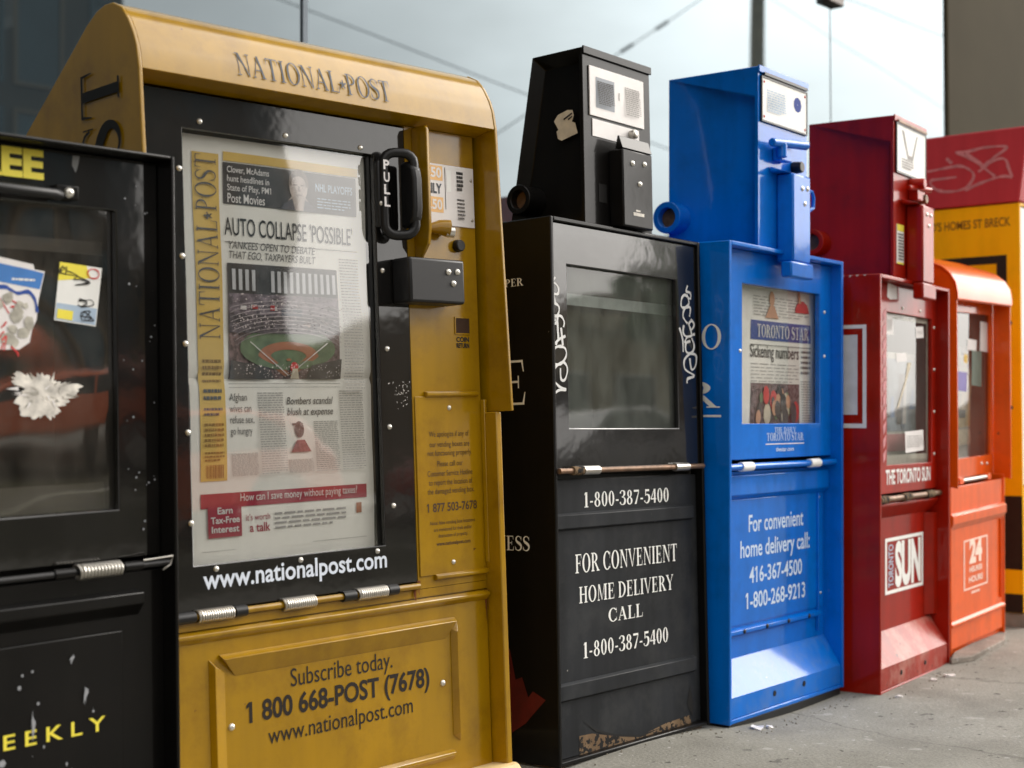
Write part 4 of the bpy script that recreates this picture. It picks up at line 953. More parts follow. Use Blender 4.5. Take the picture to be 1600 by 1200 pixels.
# ================================================================== BOX Y : mustard box with hood
def mustard_box():
    t = thing('newspaper_box', (1.1872, 1.5380, -0.0000, -4.793, -1.051, -1.480), 'large mustard yellow newspaper box with a curved hood and black framed window', 'newspaper box', BOXES)
    U0, U1, D = -0.022, 0.621, 0.40
    body = MB()
    body.box(U0, U0+0.012, -0.033, D, 0.012, 0.5905); body.box(U1-0.012, U1, -0.033, D, 0.012, 0.5905)
    body.box(U0+0.012, U1-0.012, D-0.008, D, 0.012, 0.88); body.box(U0+0.012, U1-0.012, 0.0, D-0.008, 0.012, 0.022)
    cab = body.build('cabinet', mustard, t, bevel=0.002)
    # hood cheeks
    outline = [(-0.057, 0.591), (-0.041, 1.038), (-0.0364, 1.067), (-0.030, 1.085), (-0.019, 1.105), (-0.004, 1.123), (0.0166, 1.1335), (0.036, 1.1345), (0.056, 1.130), (0.081, 1.117), (0.25, 0.999), (D, 0.895), (D, 0.591)]
    for u in (U0-0.004, U1-0.002):
        MB().prism(outline, 'x', u, u+0.006).build('hood_cheek', mustard, t, bevel=0.0015)
    skin_ = outline[1:12]
    cx, cy = 0.08, 1.0
    def off(p, k):
        dx, dy = p[0]-cx, p[1]-cy; L = math.hypot(dx, dy); return (p[0]-dx/L*k, p[1]-dy/L*k)
    pts = [off(p, 0.0008) for p in skin_] + [off(p, 0.005) for p in reversed(skin_)]
    hd = MB().prism(pts, 'x', U0+0.0022, U1-0.0022).build('hood', mustard, t, bevel=0.0008, smooth=True)
    MB().prism([(-0.0395, 1.0385), (-0.0395, 1.0425), (0.004, 1.0345), (0.004, 1.0305)], 'x', U0+0.0024, U1-0.0024).build('hood_soffit', mustard, t)
    # masthead lettering on the hood band, following its slope
    a = (0.1278, 1.0569); b = (0.4032, 1.0609)
    pol = fit(roman('NATIONAL*POST', 0.125, 0.045, 0.03), (a[0], 1.0515), (b[0], 1.0515), 0.032)
    def band(p, e):
        v = p[1]
        if v < 1.067: dd = -0.041 + (v-1.038)/(0.029)*0.0046
        else: dd = -0.0364 + (v-1.067)/0.018*0.0064
        return (p[0], dd - 0.0009 + e*0.3, v)
    MB().flat(pol, 0.0, fr=band).build('lettering', hoodink, hd)
    # side lettering NATIONAL POST reading upwards: the T and S show above the black box
    tl = (0.0886, 1.0513); br = (-0.0098, 0.9731)
    run = fit(roman('NATIONAL POST', 0.17, 0.045, 0.06), (0, 0), (0.86, 0), 0.094)
    top = tl[1]
    side = [([(0.002 + 0.094 - p[1], top - 0.86 + p[0]) for p in vs], fs) for vs, fs in run]
    # upright of the letters points towards the rear of the box
    side = [([(0.096 - q[0] + 0.002, q[1]) for q in vs], fs) for vs, fs in side]
    chl = [o for o in t.children if o.name.startswith('hood_cheek')][0]
    side_print(chl, 'lettering', plain('black vinyl', srgb(22, 20, 18), rough=0.5), side, U0-0.0042)
    # face sheet to the right of the door
    fs_ = MB().box(0.462, U1-0.0125, 0.0, 0.006, 0.325, 1.030).build('face_plate', mustard, t)
    # door
    dq = R2((0.0091, 1.0288), (0.4722, 0.3363)); dout = (-0.0095, 0.4605, dq[2], 1.027)
    w = R2((0.0632, 0.9785), (0.3985, 0.3966))
    dr = MB().ring(dout, w, -0.001, 0.008).build('door', blackdoor, t, bevel=0.0012)
    MB().box(w[0]-0.008, w[1]+0.008, 0.0085, 0.0115, w[2]-0.008, w[3]+0.008).build('window_pane', display_pane, dr)
    inner_liner(t, 0.0, 0.455, 0.335, 1.015, 0.028, 0.22, dark)
    rivets(dr, [(0.0908, 0.9897), (0.2342, 0.988), (0.3724, 0.9865), (0.0565, 0.923), (0.0578, 0.8065), (0.0591, 0.6903), (0.0593, 0.5728), (0.0604, 0.453),
                (0.4055, 0.9065), (0.409, 0.8058), (0.4131, 0.6888), (0.4133, 0.5719), (0.4161, 0.4543), (0.0977, 0.3898), (0.2395, 0.389), (0.3819, 0.3895)], -0.001, 0.0042, 0.0035)
    p, q = (0.0766, 0.3647), (0.3996, 0.3615)
    MB().flat(sline('www.nationalpost.com', (p[0], p[1]), (q[0], p[1]), 0.0245, 0.018), -0.0014).build('lettering', plain('pale lettering', srgb(214, 222, 234), rough=.5, var=.03), dr)
    pr = random.Random(21)
    sc = MB()
    for k in range(40):
        c = (0.4424, 0.6215) ; x = c[0]+pr.gauss(0, .010); z = c[1]+pr.gauss(0, .010); L = pr.uniform(.001, .0045); an = pr.uniform(0, 6.28)
        sc.add([(x, -0.00125, z), (x+L*math.cos(an), -0.00125, z+L*math.sin(an)), (x+L*math.cos(an)-0.0012, -0.00125, z+L*math.sin(an)+0.001)], [(0, 1, 2)])
    sc.build('scratch_mark', torn, dr)
    # handle loop with PULL
    pl, ph, pb_ = (0.4069, 0.9819), (0.4452, 0.9931), (0.412, 0.8575)
    ul, ur = pl[0], pl[0]+0.042
    z0, z1 = pb_[1], pl[1]
    path = []
    def corner(cu, cz, r, a0, a1):
        for k in range(5):
            a = R_(a0+(a1-a0)*k/4); path.append((cu+r*math.cos(a), cz+r*math.sin(a)))
    corner(ur-0.016, z1-0.016, 0.016, 0, 90); corner(ul+0.016, z1-0.016, 0.016, 90, 180); corner(ul+0.016, z0+0.016, 0.016, 180, 270); corner(ur-0.016, z0+0.016, 0.016, 270, 360)
    hl = MB().tube([(x, -0.012-0.022*(x-ul)/(ur-ul), z) for x, z in path], 0.0075, 10, closed=True).build('handle', rubber, dr, smooth=True)
    MB().prism([(-0.042, z0+0.022), (-0.045, z0+0.04), (-0.045, z1-0.04), (-0.042, z1-0.022), (-0.026, z1-0.012), (-0.012, z1-0.012), (-0.012, z0+0.012), (-0.026, z0+0.012)], 'x', ur-0.010, ur+0.008).build('handle_grip', rubber, hl, bevel=0.005)
    MB().box(ul-0.011, ul+0.009, -0.0125, -0.0012, z0+0.012, z1-0.012).build('handle_plate', rubber, hl, bevel=0.003)
    for k, c in enumerate('PULL'):
        zz = (0.408, 0.9684)[1] - 0.0185*k
        MB().flat(sline(c, (ul-0.0065, zz-0.013), (ul+0.005, zz-0.013), 0.0135, 0.03), -0.0202).build('lettering', label_w, hl)
    MB().dome((ul-0.006, -0.0125, (0.4025, 0.9047)[1]), (0,-1,0), 0.004, 0.003).build('rivet', rivet_m, hl, smooth=True)
    # guard fin between door and face plate
    fu = (0.4767, 1.0291)[0]
    fz = (0.4577, 0.8277)[1]
    MB().prism([(-0.0002, 1.029), (-0.030, 1.029), (-0.034, 1.022), (-0.034, fz+0.045), (-0.030, fz+0.02), (-0.010, fz-0.004), (-0.0002, fz-0.004)], 'x', fu, fu+0.006).build('guard_fin', mustard, t, bevel=0.0014)
    # price plate, return chute, button
    s = R2((0.4833, 0.9781), (0.6065, 0.8837)); s = (fu+0.012, s[1], s[2], (0.6051, 0.979)[1])
    pp = MB().box(s[0], s[1], -0.0022, -0.0002, s[2], s[3]).build('price_plate', label_w, fs_, bevel=0.0006)
    m = MB(); 
    
    xe = (0.5384, 0.9358)[0]
    for za, zb in ((-0.026, -0.003), (-0.076, -0.052)): MB().rect(s[0]+0.001, xe, s[3]+za, s[3]+zb, -0.0025).build('print_band', peach, pp)
    for tx, dz, mt in (('.50', -0.021, label_w), ('DAILY', -0.046, hoodink), ('1.50', -0.071, label_w)):
        e = (0.5356, 0.9356)[0]
        MB().flat(sline(tx, (e-0.0115*len(tx)*0.8, s[3]+dz), (e, s[3]+dz), 0.0145, 0.03), -0.0028).build('lettering', mt, pp)
    MB().rect(xe+0.008, xe+0.018, s[3]-0.042, s[3]-0.008, -0.0026).build('blank_patch', white, pp)
    MB().flat([_rect(xe+0.0045, s[3]-0.07, xe+0.0056, s[3]-0.004)] + words_block(xe+0.030, xe+0.044, s[3]-0.040, s[3]-0.008, 5, pr, .7), -0.0026).build('print_lines', ink, pp)
    MB().flat(words_block(xe+0.030, xe+0.046, s[3]-0.085, s[3]-0.05, 6, pr, .5), -0.0026).build('print_lines', midink, pp)
    rivets(pp, [(s[1]-0.006, s[3]-0.02), (s[1]-0.006, s[2]+0.012)], -0.0022, 0.0028, 0.0015, steel)
    cc = (0.537, 0.8724)
    ch = MB().tube([(cc[0]-0.034, -0.003, cc[1]+0.004), (cc[0]-0.016, -0.010, cc[1]+0.006), (cc[0]-0.002, -0.017, cc[1]+0.004)], [0.006, 0.0115, 0.014], 14).build('coin_chute', mustard, fs_, smooth=True)
    MB().cyl((cc[0]-0.008, -0.016, cc[1]-0.001), (cc[0]+0.0035, -0.0215, cc[1]-0.002), 0.0082, n=18).build('coin_plug', rivet_m, ch, smooth=True)
    bc = (0.5664, 0.8528)
    MB().cyl((bc[0], -0.0003, bc[1]), (bc[0], -0.011, bc[1]), 0.0102, 0.009, 20).build('push_button', rubber, fs_, bevel=0.0015)
    # black coin box
    q0, q1 = (0.4271, 0.8236), (0.5414, 0.7583)
    kb = MB().box(q0[0], q1[0], -0.042, -0.0004, q1[1]-0.002, q0[1]+0.001).build('coin_box', rubber, t, bevel=0.0045, seg=3)
    rivets(kb, [(0.506, 0.8047), (0.5251, 0.8057), (0.5161, 0.7876)], -0.042, 0.0052, 0.004)
    # return slot and its words
    q = R2((0.5579, 0.7392), (0.5878, 0.7157))
    MB().ring((q[0]-0.002, q[1]+0.002, q[2]-0.002, q[3]+0.002), q, -0.0016, -0.0002).build('return_frame', mustard, fs_)
    MB().rect(q[0], q[1], q[2], q[3], -0.0008).build('return_slot', plain('brown recess', srgb(60, 38, 22), rough=.8), fs_)
    for txt, dz in (('COIN', -0.0135), ('RETURN', -0.023)):
        MB().flat(sline(txt, (q[0]+0.001, q[2]+dz), (q[1]-0.001, q[2]+dz), 0.007, 0.04), -0.0005).build('lettering', ink, fs_)
    # notice panel: raised folds round a riveted plate
    n0, n1 = (0.4822, 0.624), (0.6194, 0.337)
    nu0, nu1, nv0, nv1 = n0[0]+0.002, (0.6166, 0.4317)[0], n1[1], (0.5336, 0.6227)[1]
    npn = MB().box(0.4655, nu1-0.014, -0.0022, -0.0003, nv0+0.006, nv1-0.006).build('notice_panel', mustard, fs_, bevel=0.001)
    fo = MB()
    fo.prism([(-0.0003, nv1+0.002), (-0.008, nv1), (-0.008, nv1-0.005), (-0.0003, nv1-0.009)], 'x', nu0+0.002, nu1-0.018)
    fo.prism([(-0.0003, nv0-0.003), (-0.007, nv0), (-0.007, nv0+0.005), (-0.0003, nv0+0.008)], 'x', nu0+0.012, nu1-0.004)
    fo.prism([(nu1-0.010, -0.0003), (nu1-0.008, -0.008), (nu1-0.002, -0.008), (nu1, -0.0003)], 'z', nv0+0.016, nv1-0.012)
    fo.build('panel_fold', mustard, fs_, bevel=0.0012)
    rivets(npn, [(0.5366, 0.5988), (0.5356, 0.3598)], -0.0022, 0.004, 0.003)
    for txt, p, q, hgt, bo in (('We apologize if any of', (0.4917, 0.5544), (0.5771, 0.5549), 0.0085, .0), ('our vending boxes are', (0.4924, 0.5387), (0.5778, 0.5388), 0.0085, .0), ('not functioning properly.', (0.4878, 0.5251), (0.5827, 0.5235), 0.0085, .0),
                               ('Please call our', (0.5072, 0.5086), (0.5623, 0.5082), 0.0085, 0), ('Customer Service Hotline', (0.4864, 0.4939), (0.5827, 0.4923), 0.0085, 0), ('to report the location of', (0.4885, 0.4801), (0.5821, 0.4782), 0.0085, 0), ('the damaged vending box.', (0.4853, 0.4666), (0.5857, 0.4649), 0.0085, 0),
                               ('1 877 503-7678', (0.4827, 0.4395), (0.5903, 0.4394), 0.0125, .02),
                               ('Note: false vending box locations', (0.4886, 0.4196), (0.585, 0.4176), 0.0055, 0), ('are monitored for theft and/or', (0.4961, 0.4092), (0.5774, 0.4071), 0.0055, 0), ('destruction of property.', (0.5052, 0.3997), (0.5685, 0.3988), 0.0055, 0), ('www.nationalpost.com', (0.5006, 0.3874), (0.5736, 0.3854), 0.0055, .02)):
        MB().flat(sline(txt, p, (q[0], p[1]), hgt, bo), -0.0026).build('lettering', plain('brown print', srgb(70, 46, 18), rough=.6), npn)
    # sill, hinge and springs
    sv = dout[2]
    MB().box(U0+0.0125, U1-0.0125, 0.0002, 0.02, 0.312, sv-0.012).build('sill', mustard, t)
    hr = MB()
    hr.cyl((0.0, -0.004, sv-0.006), (0.46, -0.004, sv-0.006), 0.0048, n=12)
    hr = hr.build('hinge_rod', mustard, t, smooth=True)
    for c, kn in (((0.0911, 0.3363), ((0.031, 0.05), (-0.07, -0.032))), ((0.2309, 0.3346), ()), ((0.3651, 0.3341), ((0.031, 0.05), (-0.055, -0.032)))):
        MB().spring((c[0]-0.028, -0.004, sv-0.006), (c[0]+0.028, -0.004, sv-0.006), 0.0078, 0.0021, 15).build('hinge_spring', steel, hr, smooth=True)
        for k0, k1 in kn:
            MB().cyl((c[0]+k0, -0.004, sv-0.006), (c[0]+k1, -0.004, sv-0.006), 0.0078, n=14).build('hinge_knuckle', rubber, hr, smooth=True)
    # lower panel
    pv1 = (0.048, 0.31)[1]
    lp = MB().box(-0.009, U1-0.0135, -0.002, 0.006, 0.03, pv1).build('lower_panel', mustard, t, bevel=0.002)
    MB().box(U0+0.0125, U1-0.0125, 0.0062, 0.012, 0.03, 0.318).build('back_sheet', mustard, t)
    MB().prism([(-0.0021, pv1-0.0002), (-0.010, pv1-0.003), (-0.010, pv1-0.008), (-0.0021, pv1-0.016)], 'x', -0.0085, U1-0.014).build('top_fold', mustard, lp, bevel=0.0015)
    e0, e1, e2 = (0.0842, 0.274), (0.5335, 0.2774), (0.5363, 0.0951)
    ev1 = e0[1]; eu0 = e0[0]-0.004; eu1 = e1[0]; ev0 = e2[1]-0.012
    # top fold (wide sloping facet), right fold, left fold
    m = MB(); m.add([(eu0+0.016, -0.0022, ev1+0.002), (eu1, -0.0022, ev1+0.002), (eu1-0.004, -0.013, ev1-0.004), (eu0+0.018, -0.013, ev1-0.004), (eu0+0.042, -0.0022, ev1-0.030), (eu1-0.02, -0.0022, ev1-0.030)],
                    [(0, 1, 2, 3), (3, 2, 5, 4), (0, 3, 4), (1, 5, 2), (0, 4, 5, 1)])
    m.build('panel_fold', mustard, lp, bevel=0.001)
    m = MB(); m.add([(eu1+0.006, -0.0022, ev1-0.004), (eu1+0.006, -0.0022, ev0), (eu1-0.003, -0.012, ev0+0.016), (eu1-0.003, -0.012, ev1-0.020), (eu1-0.010, -0.0022, ev1-0.016), (eu1-0.010, -0.0022, ev0+0.012)],
                    [(0, 1, 2, 3), (3, 2, 5, 4), (0, 3, 4), (1, 5, 2), (0, 4, 5, 1)])
    m.build('panel_fold', mustard, lp, bevel=0.0008)
    m = MB(); m.add([(eu0, -0.0022, ev1-0.002), (eu0, -0.0022, 0.035), (eu0+0.006, -0.010, 0.04), (eu0+0.006, -0.010, ev1-0.012), (eu0+0.026, -0.0022, ev1-0.022), (eu0+0.026, -0.0022, 0.04)],
                    [(0, 1, 2, 3), (3, 2, 5, 4), (0, 3, 4), (1, 5, 2), (0, 4, 5, 1)])
    m.build('panel_fold', mustard, lp, bevel=0.0008)
    MB().prism([(-0.0021, ev0-0.008), (-0.008, ev0-0.013), (-0.008, ev0-0.017), (-0.0021, ev0-0.024)], 'x', eu0+0.1, eu1-0.01).build('panel_fold', mustard, lp, bevel=0.001)
    rivets(lp, [(0.1148, 0.1772), (0.5048, 0.1778)], -0.002, 0.005, 0.0035)
    for txt, p, q, hgt, bo in (('Subscribe today.', (0.2151, 0.2159), (0.4034, 0.2119), 0.0245, .0), ('1 800 668-POST (7678)', (0.1392, 0.1783), (0.4768, 0.1715), 0.0265, .025), ('www.nationalpost.com', (0.1742, 0.1437), (0.4412, 0.1359), 0.023, .0)):
        MB().flat(sline(txt, p, (q[0], p[1]), hgt, bo), -0.0026).build('lettering', plain('black vinyl', srgb(30, 22, 14), rough=.5), lp)
    MB().prism([(-0.055, -0.01), (-0.055, 0.020), (-0.040, 0.038), (-0.0345, 0.040), (D, 0.0115), (D, -0.01)], 'x', U0-0.006, U1+0.012).build('base_foot', cream, t, bevel=0.012, seg=4)
    # rust streaks at seams
    m = MB(); pr3 = random.Random(31)
    for u, z, hgt in ((0.455, sv-0.008, 0.03), (0.462, sv+0.002, 0.022), (U1-0.016, 0.31, 0.05), (0.40, 0.062, 0.02), (0.43, 0.058, 0.024)):
        for k in range(4):
            x = u + pr3.uniform(-.004, .004); h2 = hgt*pr3.uniform(.4, 1); m.add([(x-.0012, -0.0026-0.0001*k, z), (x+.0012, -0.0026-0.0001*k, z), (x+.0006, -0.0026-0.0001*k, z-h2), (x-.0002, -0.0026-0.0001*k, z-h2)], [(0, 1, 2, 3)])
    m.build('rust_streak', plain('rust stain', srgb(110, 58, 22), rough=.9, var=.3), t)['kind'] = 'stuff'
    return t, w

# ================================================================== BOX A : black free-paper box, far left
def free_box():
    t = thing('newspaper_box', (0.9169, 1.4592, 0.0176, -1.657, -1.041, 0.147), 'black newspaper box at the left edge with yellow FREE lettering and torn stickers', 'newspaper box', BOXES)
    W1 = 0.2376; W0 = -0.262; H = 0.893; D = 0.30
    cab = cabinet(t, black, W0, W1, -0.018, H, D, 0.005)
    fd = 0.03
    w0, w1 = (0.1704, 0.8228), (0.1749, 0.4615)
    w = (W0+0.07, (w0[0]+w1[0])/2, w1[1], w0[1])
    dr = door_with_window(t, blackdoor, (W0+0.0055, W1-0.0055, 0.402, H-0.0055), w, fd, 0.010, glossy_pane)
    inner_liner(t, W0+0.02, W1-0.02, 0.39, 0.87, 0.045, 0.24, dark)
    MB().box(w[0], w[1], 0.06, 0.0625, w[3]-0.052, w[3]-0.036).build('paper_rail', interior, t)
    MB().box(w[0], w[1], 0.06, 0.0625, w[2]-0.0, w[2]+0.032).build('paper_rail', interior, t)
    p = (0.0746, 0.8499); q = (0.0749, 0.8834)
    MB().flat(sline('FREE', (p[0]-0.112, p[1]+0.0015), (p[0], p[1]+0.0015), (q[1]-p[1])*0.9, 0.045), fd-0.0008).build('lettering', lemon, dr)
    h = (0.0555, 0.8334)
    hb = MB().tube([(W0+0.2, 0.018, h[1]), (W0+0.215, 0.010, h[1]), (h[0]+0.02, 0.010, h[1]-0.001), (h[0]+0.032, 0.018, h[1]-0.001)], 0.0065, 10).build('handle', rubber, dr, smooth=True)
    b = (0.1009, 0.8367)
    MB().box(b[0]-0.016, b[0]+0.014, 0.019, fd-0.0005, b[1]-0.008, b[1]+0.009).build('handle_bracket', black, hb, bevel=0.002)
    MB().dome((b[0], 0.019, b[1]), (0,-1,0), 0.0065, 0.005).build('rivet', rivet_m, hb, smooth=True)
    # window stickers
    pr = random.Random(8)
    pts = [(0.1012, 0.7573), (0.1588, 0.7531), (0.1491, 0.6825), (0.0928, 0.6885)]
    pz = fd+0.0098
    def onp(l): return l
    s = MB(); s.poly(pts, pz); st = s.build('sticker', white, dr)
    def lerp(a, b, k): return (a[0]+(b[0]-a[0])*k, a[1]+(b[1]-a[1])*k)
    def quad(u0, u1, v0, v1):
        top = lambda u: lerp(pts[0], pts[1], u); bot = lambda u: lerp(pts[3], pts[2], u)
        return [lerp(bot(u0), top(u0), v0), lerp(bot(u1), top(u1), v0), lerp(bot(u1), top(u1), v1), lerp(bot(u0), top(u0), v1)]
    MB().poly([lerp(pts[3], pts[0], .68), lerp(lerp(pts[3], pts[2], .75), lerp(pts[0], pts[1], .75), .8), lerp(pts[0], pts[1], .62), pts[0]], pz-0.0003).build('print_block', lemon, st)
    MB().poly(quad(0.02, 0.98, 0.02, 0.30), pz-0.0003).build('print_block', pale_blue, st)
    MB().poly(quad(0.05, 0.42, 0.04, 0.20), pz-0.0006).build('print_block', lemon, st)
    def Q(u, v): return quad(u, u, v, v)[0]
    m = MB()
    for base in ((.2, .86), (.55, .72), (.72, .35), (.75, .15)):
        l = [Q(min(.98, max(.03, base[0]+pr.uniform(-.22, .22))), min(.98, max(.03, base[1]+pr.uniform(-.09, .09)))) for _ in range(11)]
        m.ribbon(l, 0.0011, pz-0.0008)
    m.build('scribble', ink, st)
    m = MB(); m.ribbon([Q(.8+.14*math.cos(k*.7), .88+.08*math.sin(k*.7)) for k in range(10)], 0.0014, pz-0.0009); m.build('scribble', redink, st)
    p1 = [(-0.0449, 0.7623), (0.0244, 0.7583), (0.0664, 0.7521), (0.068, 0.7463), (0.0813, 0.7448), (0.0726, 0.7101), (0.0699, 0.6877), (0.064, 0.6764), (0.0606, 0.6615), (0.0474, 0.6532), (0.0233, 0.6528), (-0.0384, 0.656)]
    s2 = MB().poly(p1, pz).build('torn_sticker', label_w, dr)
    MB().poly([(-0.0434, 0.7547), (0.0243, 0.751), (0.0647, 0.7454), (0.0796, 0.7425), (0.0744, 0.7236), (0.0241, 0.7299), (-0.0436, 0.7349)], pz-0.0003).build('print_block', skyblue, s2)
    m = MB(); m.ribbon([(-0.0378, 0.7161), (0.024, 0.7241), (0.036, 0.7217), (0.0465, 0.7178), (0.0595, 0.7199), (0.0677, 0.7114), (0.0708, 0.6967)], 0.004, pz-0.0004); m.build('print_stroke', cobalt, s2)
    m = MB()
    for k in range(9):
        a = ((0.0254, 0.7009)[0]+pr.uniform(-.01, .012), (0.0253, 0.6863)[1]+pr.uniform(-.03, .03)); m.ribbon([a, (a[0]+pr.uniform(-.012, .012), a[1]+pr.uniform(-.012, .012)), (a[0]+pr.uniform(-.012, .012), a[1]+pr.uniform(-.012, .012))], 0.0018, pz-0.0005)
    m.build('print_stroke', redink, s2)
    MB().flat(words_block((0.0386, 0.7395)[0], (0.0713, 0.7398)[0], (0.0482, 0.7312)[1], (0.0483, 0.7371)[1], 1, pr, .4), pz-0.0005).build('print_lines', white, s2)
    m = MB()
    for k in range(16):
        c = ((0.0445, 0.681)[0]+pr.gauss(0, .012), (0.0445, 0.6869)[1]+pr.gauss(0, .014)); r = pr.uniform(.004, .011)
        m.poly([(c[0]+r*pr.uniform(.5, 1)*math.cos(a*.9), c[1]+r*pr.uniform(.4, 1)*math.sin(a*.9)) for a in range(7)], pz-0.0006)
    m.build('scraped_patch', plain('scraped grey', srgb(176, 172, 160), rough=.9, var=.3, scale=80), s2)
    # white torn remnant: ragged feathery scraps
    c = (0.0773, 0.603); m = MB(); rim = []
    for k in range(84):
        a = 6.2832*k/84; base = 0.86+0.14*math.sin(a*3+1)+0.10*math.sin(a*5+.5)+0.07*math.sin(a*9)
        f = base*(pr.uniform(0.98, 1.12) if pr.random() < .5 else pr.uniform(0.84, 1.0))
        rim.append((c[0]+0.046*f*math.cos(a+pr.uniform(-.03, .03)), c[1]+0.029*f*math.sin(a)+0.004*math.cos(a*2)-0.004*math.cos(a)))
    o = len(m.v); m.add([(c[0], pz, c[1])] + [(p[0], pz, p[1]) for p in rim], [(0, 1+k, 1+(k+1) % 84) for k in range(84)])
    tn = m.build('torn_sticker', torn, dr)
    for k in range(26):
        a = pr.uniform(0, 6.28); e = pr.uniform(.1, .75); x = c[0]+0.044*e*math.cos(a); z = c[1]+0.027*e*math.sin(a); L = pr.uniform(.006, .02); an = a+pr.uniform(-.6, .6); wd = pr.uniform(.0008, .0025)
        q4 = [(x-wd*math.sin(an), z+wd*math.cos(an)), (x+wd*math.sin(an), z-wd*math.cos(an)), (x+L*math.cos(an), z+L*.7*math.sin(an))]
        MB().poly(q4, pz-0.0003-0.00003*k).build('paper_fibre', (label_w, plain('torn grey', srgb(168, 164, 154), rough=.9), torn, dark if k % 9 == 0 else torn)[k % 4], tn)
    tp = [(0.1129, 0.8827), (0.1224, 0.883), (0.1206, 0.8737), (0.117, 0.8627), (0.112, 0.8712)]
    MB().poly(tp, fd-0.0006).build('peeled_tape', plain('clear tape', srgb(120, 122, 122), rough=.3), dr)
    # hinge rod, spring, lower panel
    v = 0.3945
    rd = MB().cyl((W0+0.006, 0.008, v), (W1-0.006, 0.008, v), 0.004, n=12).build('hinge_rod', rubber, t, smooth=True)
    a, b = (0.0994, 0.3925), (0.1586, 0.3904)
    MB().spring((a[0], 0.008, v), (b[0], 0.008, v), 0.0082, 0.002, 13).build('hinge_spring', steel, rd, smooth=True)
    for k0, k1 in ((b[0]+0.004, b[0]+0.03), (a[0]-0.03, a[0]-0.004)):
        MB().cyl((k0, 0.008, v), (k1, 0.008, v), 0.006, n=12).build('hinge_knuckle', black, rd, smooth=True)
    MB().tube([(b[0]+0.03, 0.004, v+0.006), (b[0]+0.07, 0.0, v+0.008), (b[0]+0.066, 0.0, v-0.002), (b[0]+0.058, 0.004, v-0.008)], 0.0011, 6).build('spring_tail', steel, rd, smooth=True)
    lp = MB().box(W0+0.0055, W1-0.0055, 0.026, 0.032, -0.01, 0.385).build('lower_panel', black, t)
    pvt = (0.0076, 0.3525)[1]
    MB().prism([(0.0255, pvt+0.012), (0.012, pvt+0.009), (0.012, pvt-0.004), (0.0255, pvt-0.020)], 'x', W0+0.03, (0.196, 0.3604)[0]).build('upper_fold', black, lp, bevel=0.0015)
    up = (0.1687, 0.3168)
    MB().box(W0+0.04, up[0]+0.002, 0.0225, 0.0256, 0.02, up[1]).build('raised_plate', black, lp, bevel=0.001)
    p, q, r = (0.01, 0.2024), (0.1455, 0.2045), (0.1325, 0.2197)
    MB().flat(sline('W E E K L Y', (p[0]-0.046, p[1]), (q[0], p[1]), 0.0165, 0.012), 0.0220).build('lettering', lemon, lp)
    m = MB()
    for k in range(24):
        x = pr.uniform(-.02, .15); z = pr.uniform(.10, .30); r = abs(pr.gauss(0, .0011))+.0005; an = pr.uniform(0, 3)
        m.poly([(x+r*math.cos(j*1.26)*(1+.6*math.cos(an)), z+r*math.sin(j*1.26)*(1.6)) for j in range(5)], 0.0222)
    for x, z, L in (((0.0484, 0.2234)[0], (0.0484, 0.2234)[1], .02), ((0.1172, 0.2486)[0], (0.1172, 0.2486)[1], .016), ((0.0989, 0.2925)[0], (0.0989, 0.2925)[1], .006)):
        for k in range(6): m.poly([(x+pr.uniform(-.003, .003), z-L*pr.random()), (x+pr.uniform(0, .005), z+L*pr.random()), (x+pr.uniform(0, .006), z+L*pr.random()*.5)], 0.0221)
    m.build('paint_fleck', plain('grey flecks', srgb(150, 152, 156), rough=.6), lp)['kind'] = 'stuff'
    m = MB()
    for k in range(26):
        x = pr.uniform(w[1]+.006, W1-.01); z = pr.uniform(.43, .86); r = pr.uniform(.0006, .0018)
        m.poly([(x+r*math.cos(j*1.05), z+r*math.sin(j*1.05)) for j in range(6)], fd-0.0005)
    m.build('paint_fleck', plain('grey flecks', srgb(150, 152, 156), rough=.6), dr)['kind'] = 'stuff'
    return t, w

# ================================================================== newspapers on display
def page_warp(amp=0.0016, f=22.0, fold=None):
    def fn(p):
        d = amp*math.sin(p[0]*f)*math.cos(p[2]*f*.6+.7) + amp*.6*math.sin(p[2]*f*1.3+p[0]*9)
        if fold is not None: d += 0.004*math.exp(-((p[2]-fold)/.006)**2)
        return (p[0], p[1]+d, p[2])
    return fn
def gridded(o): return o

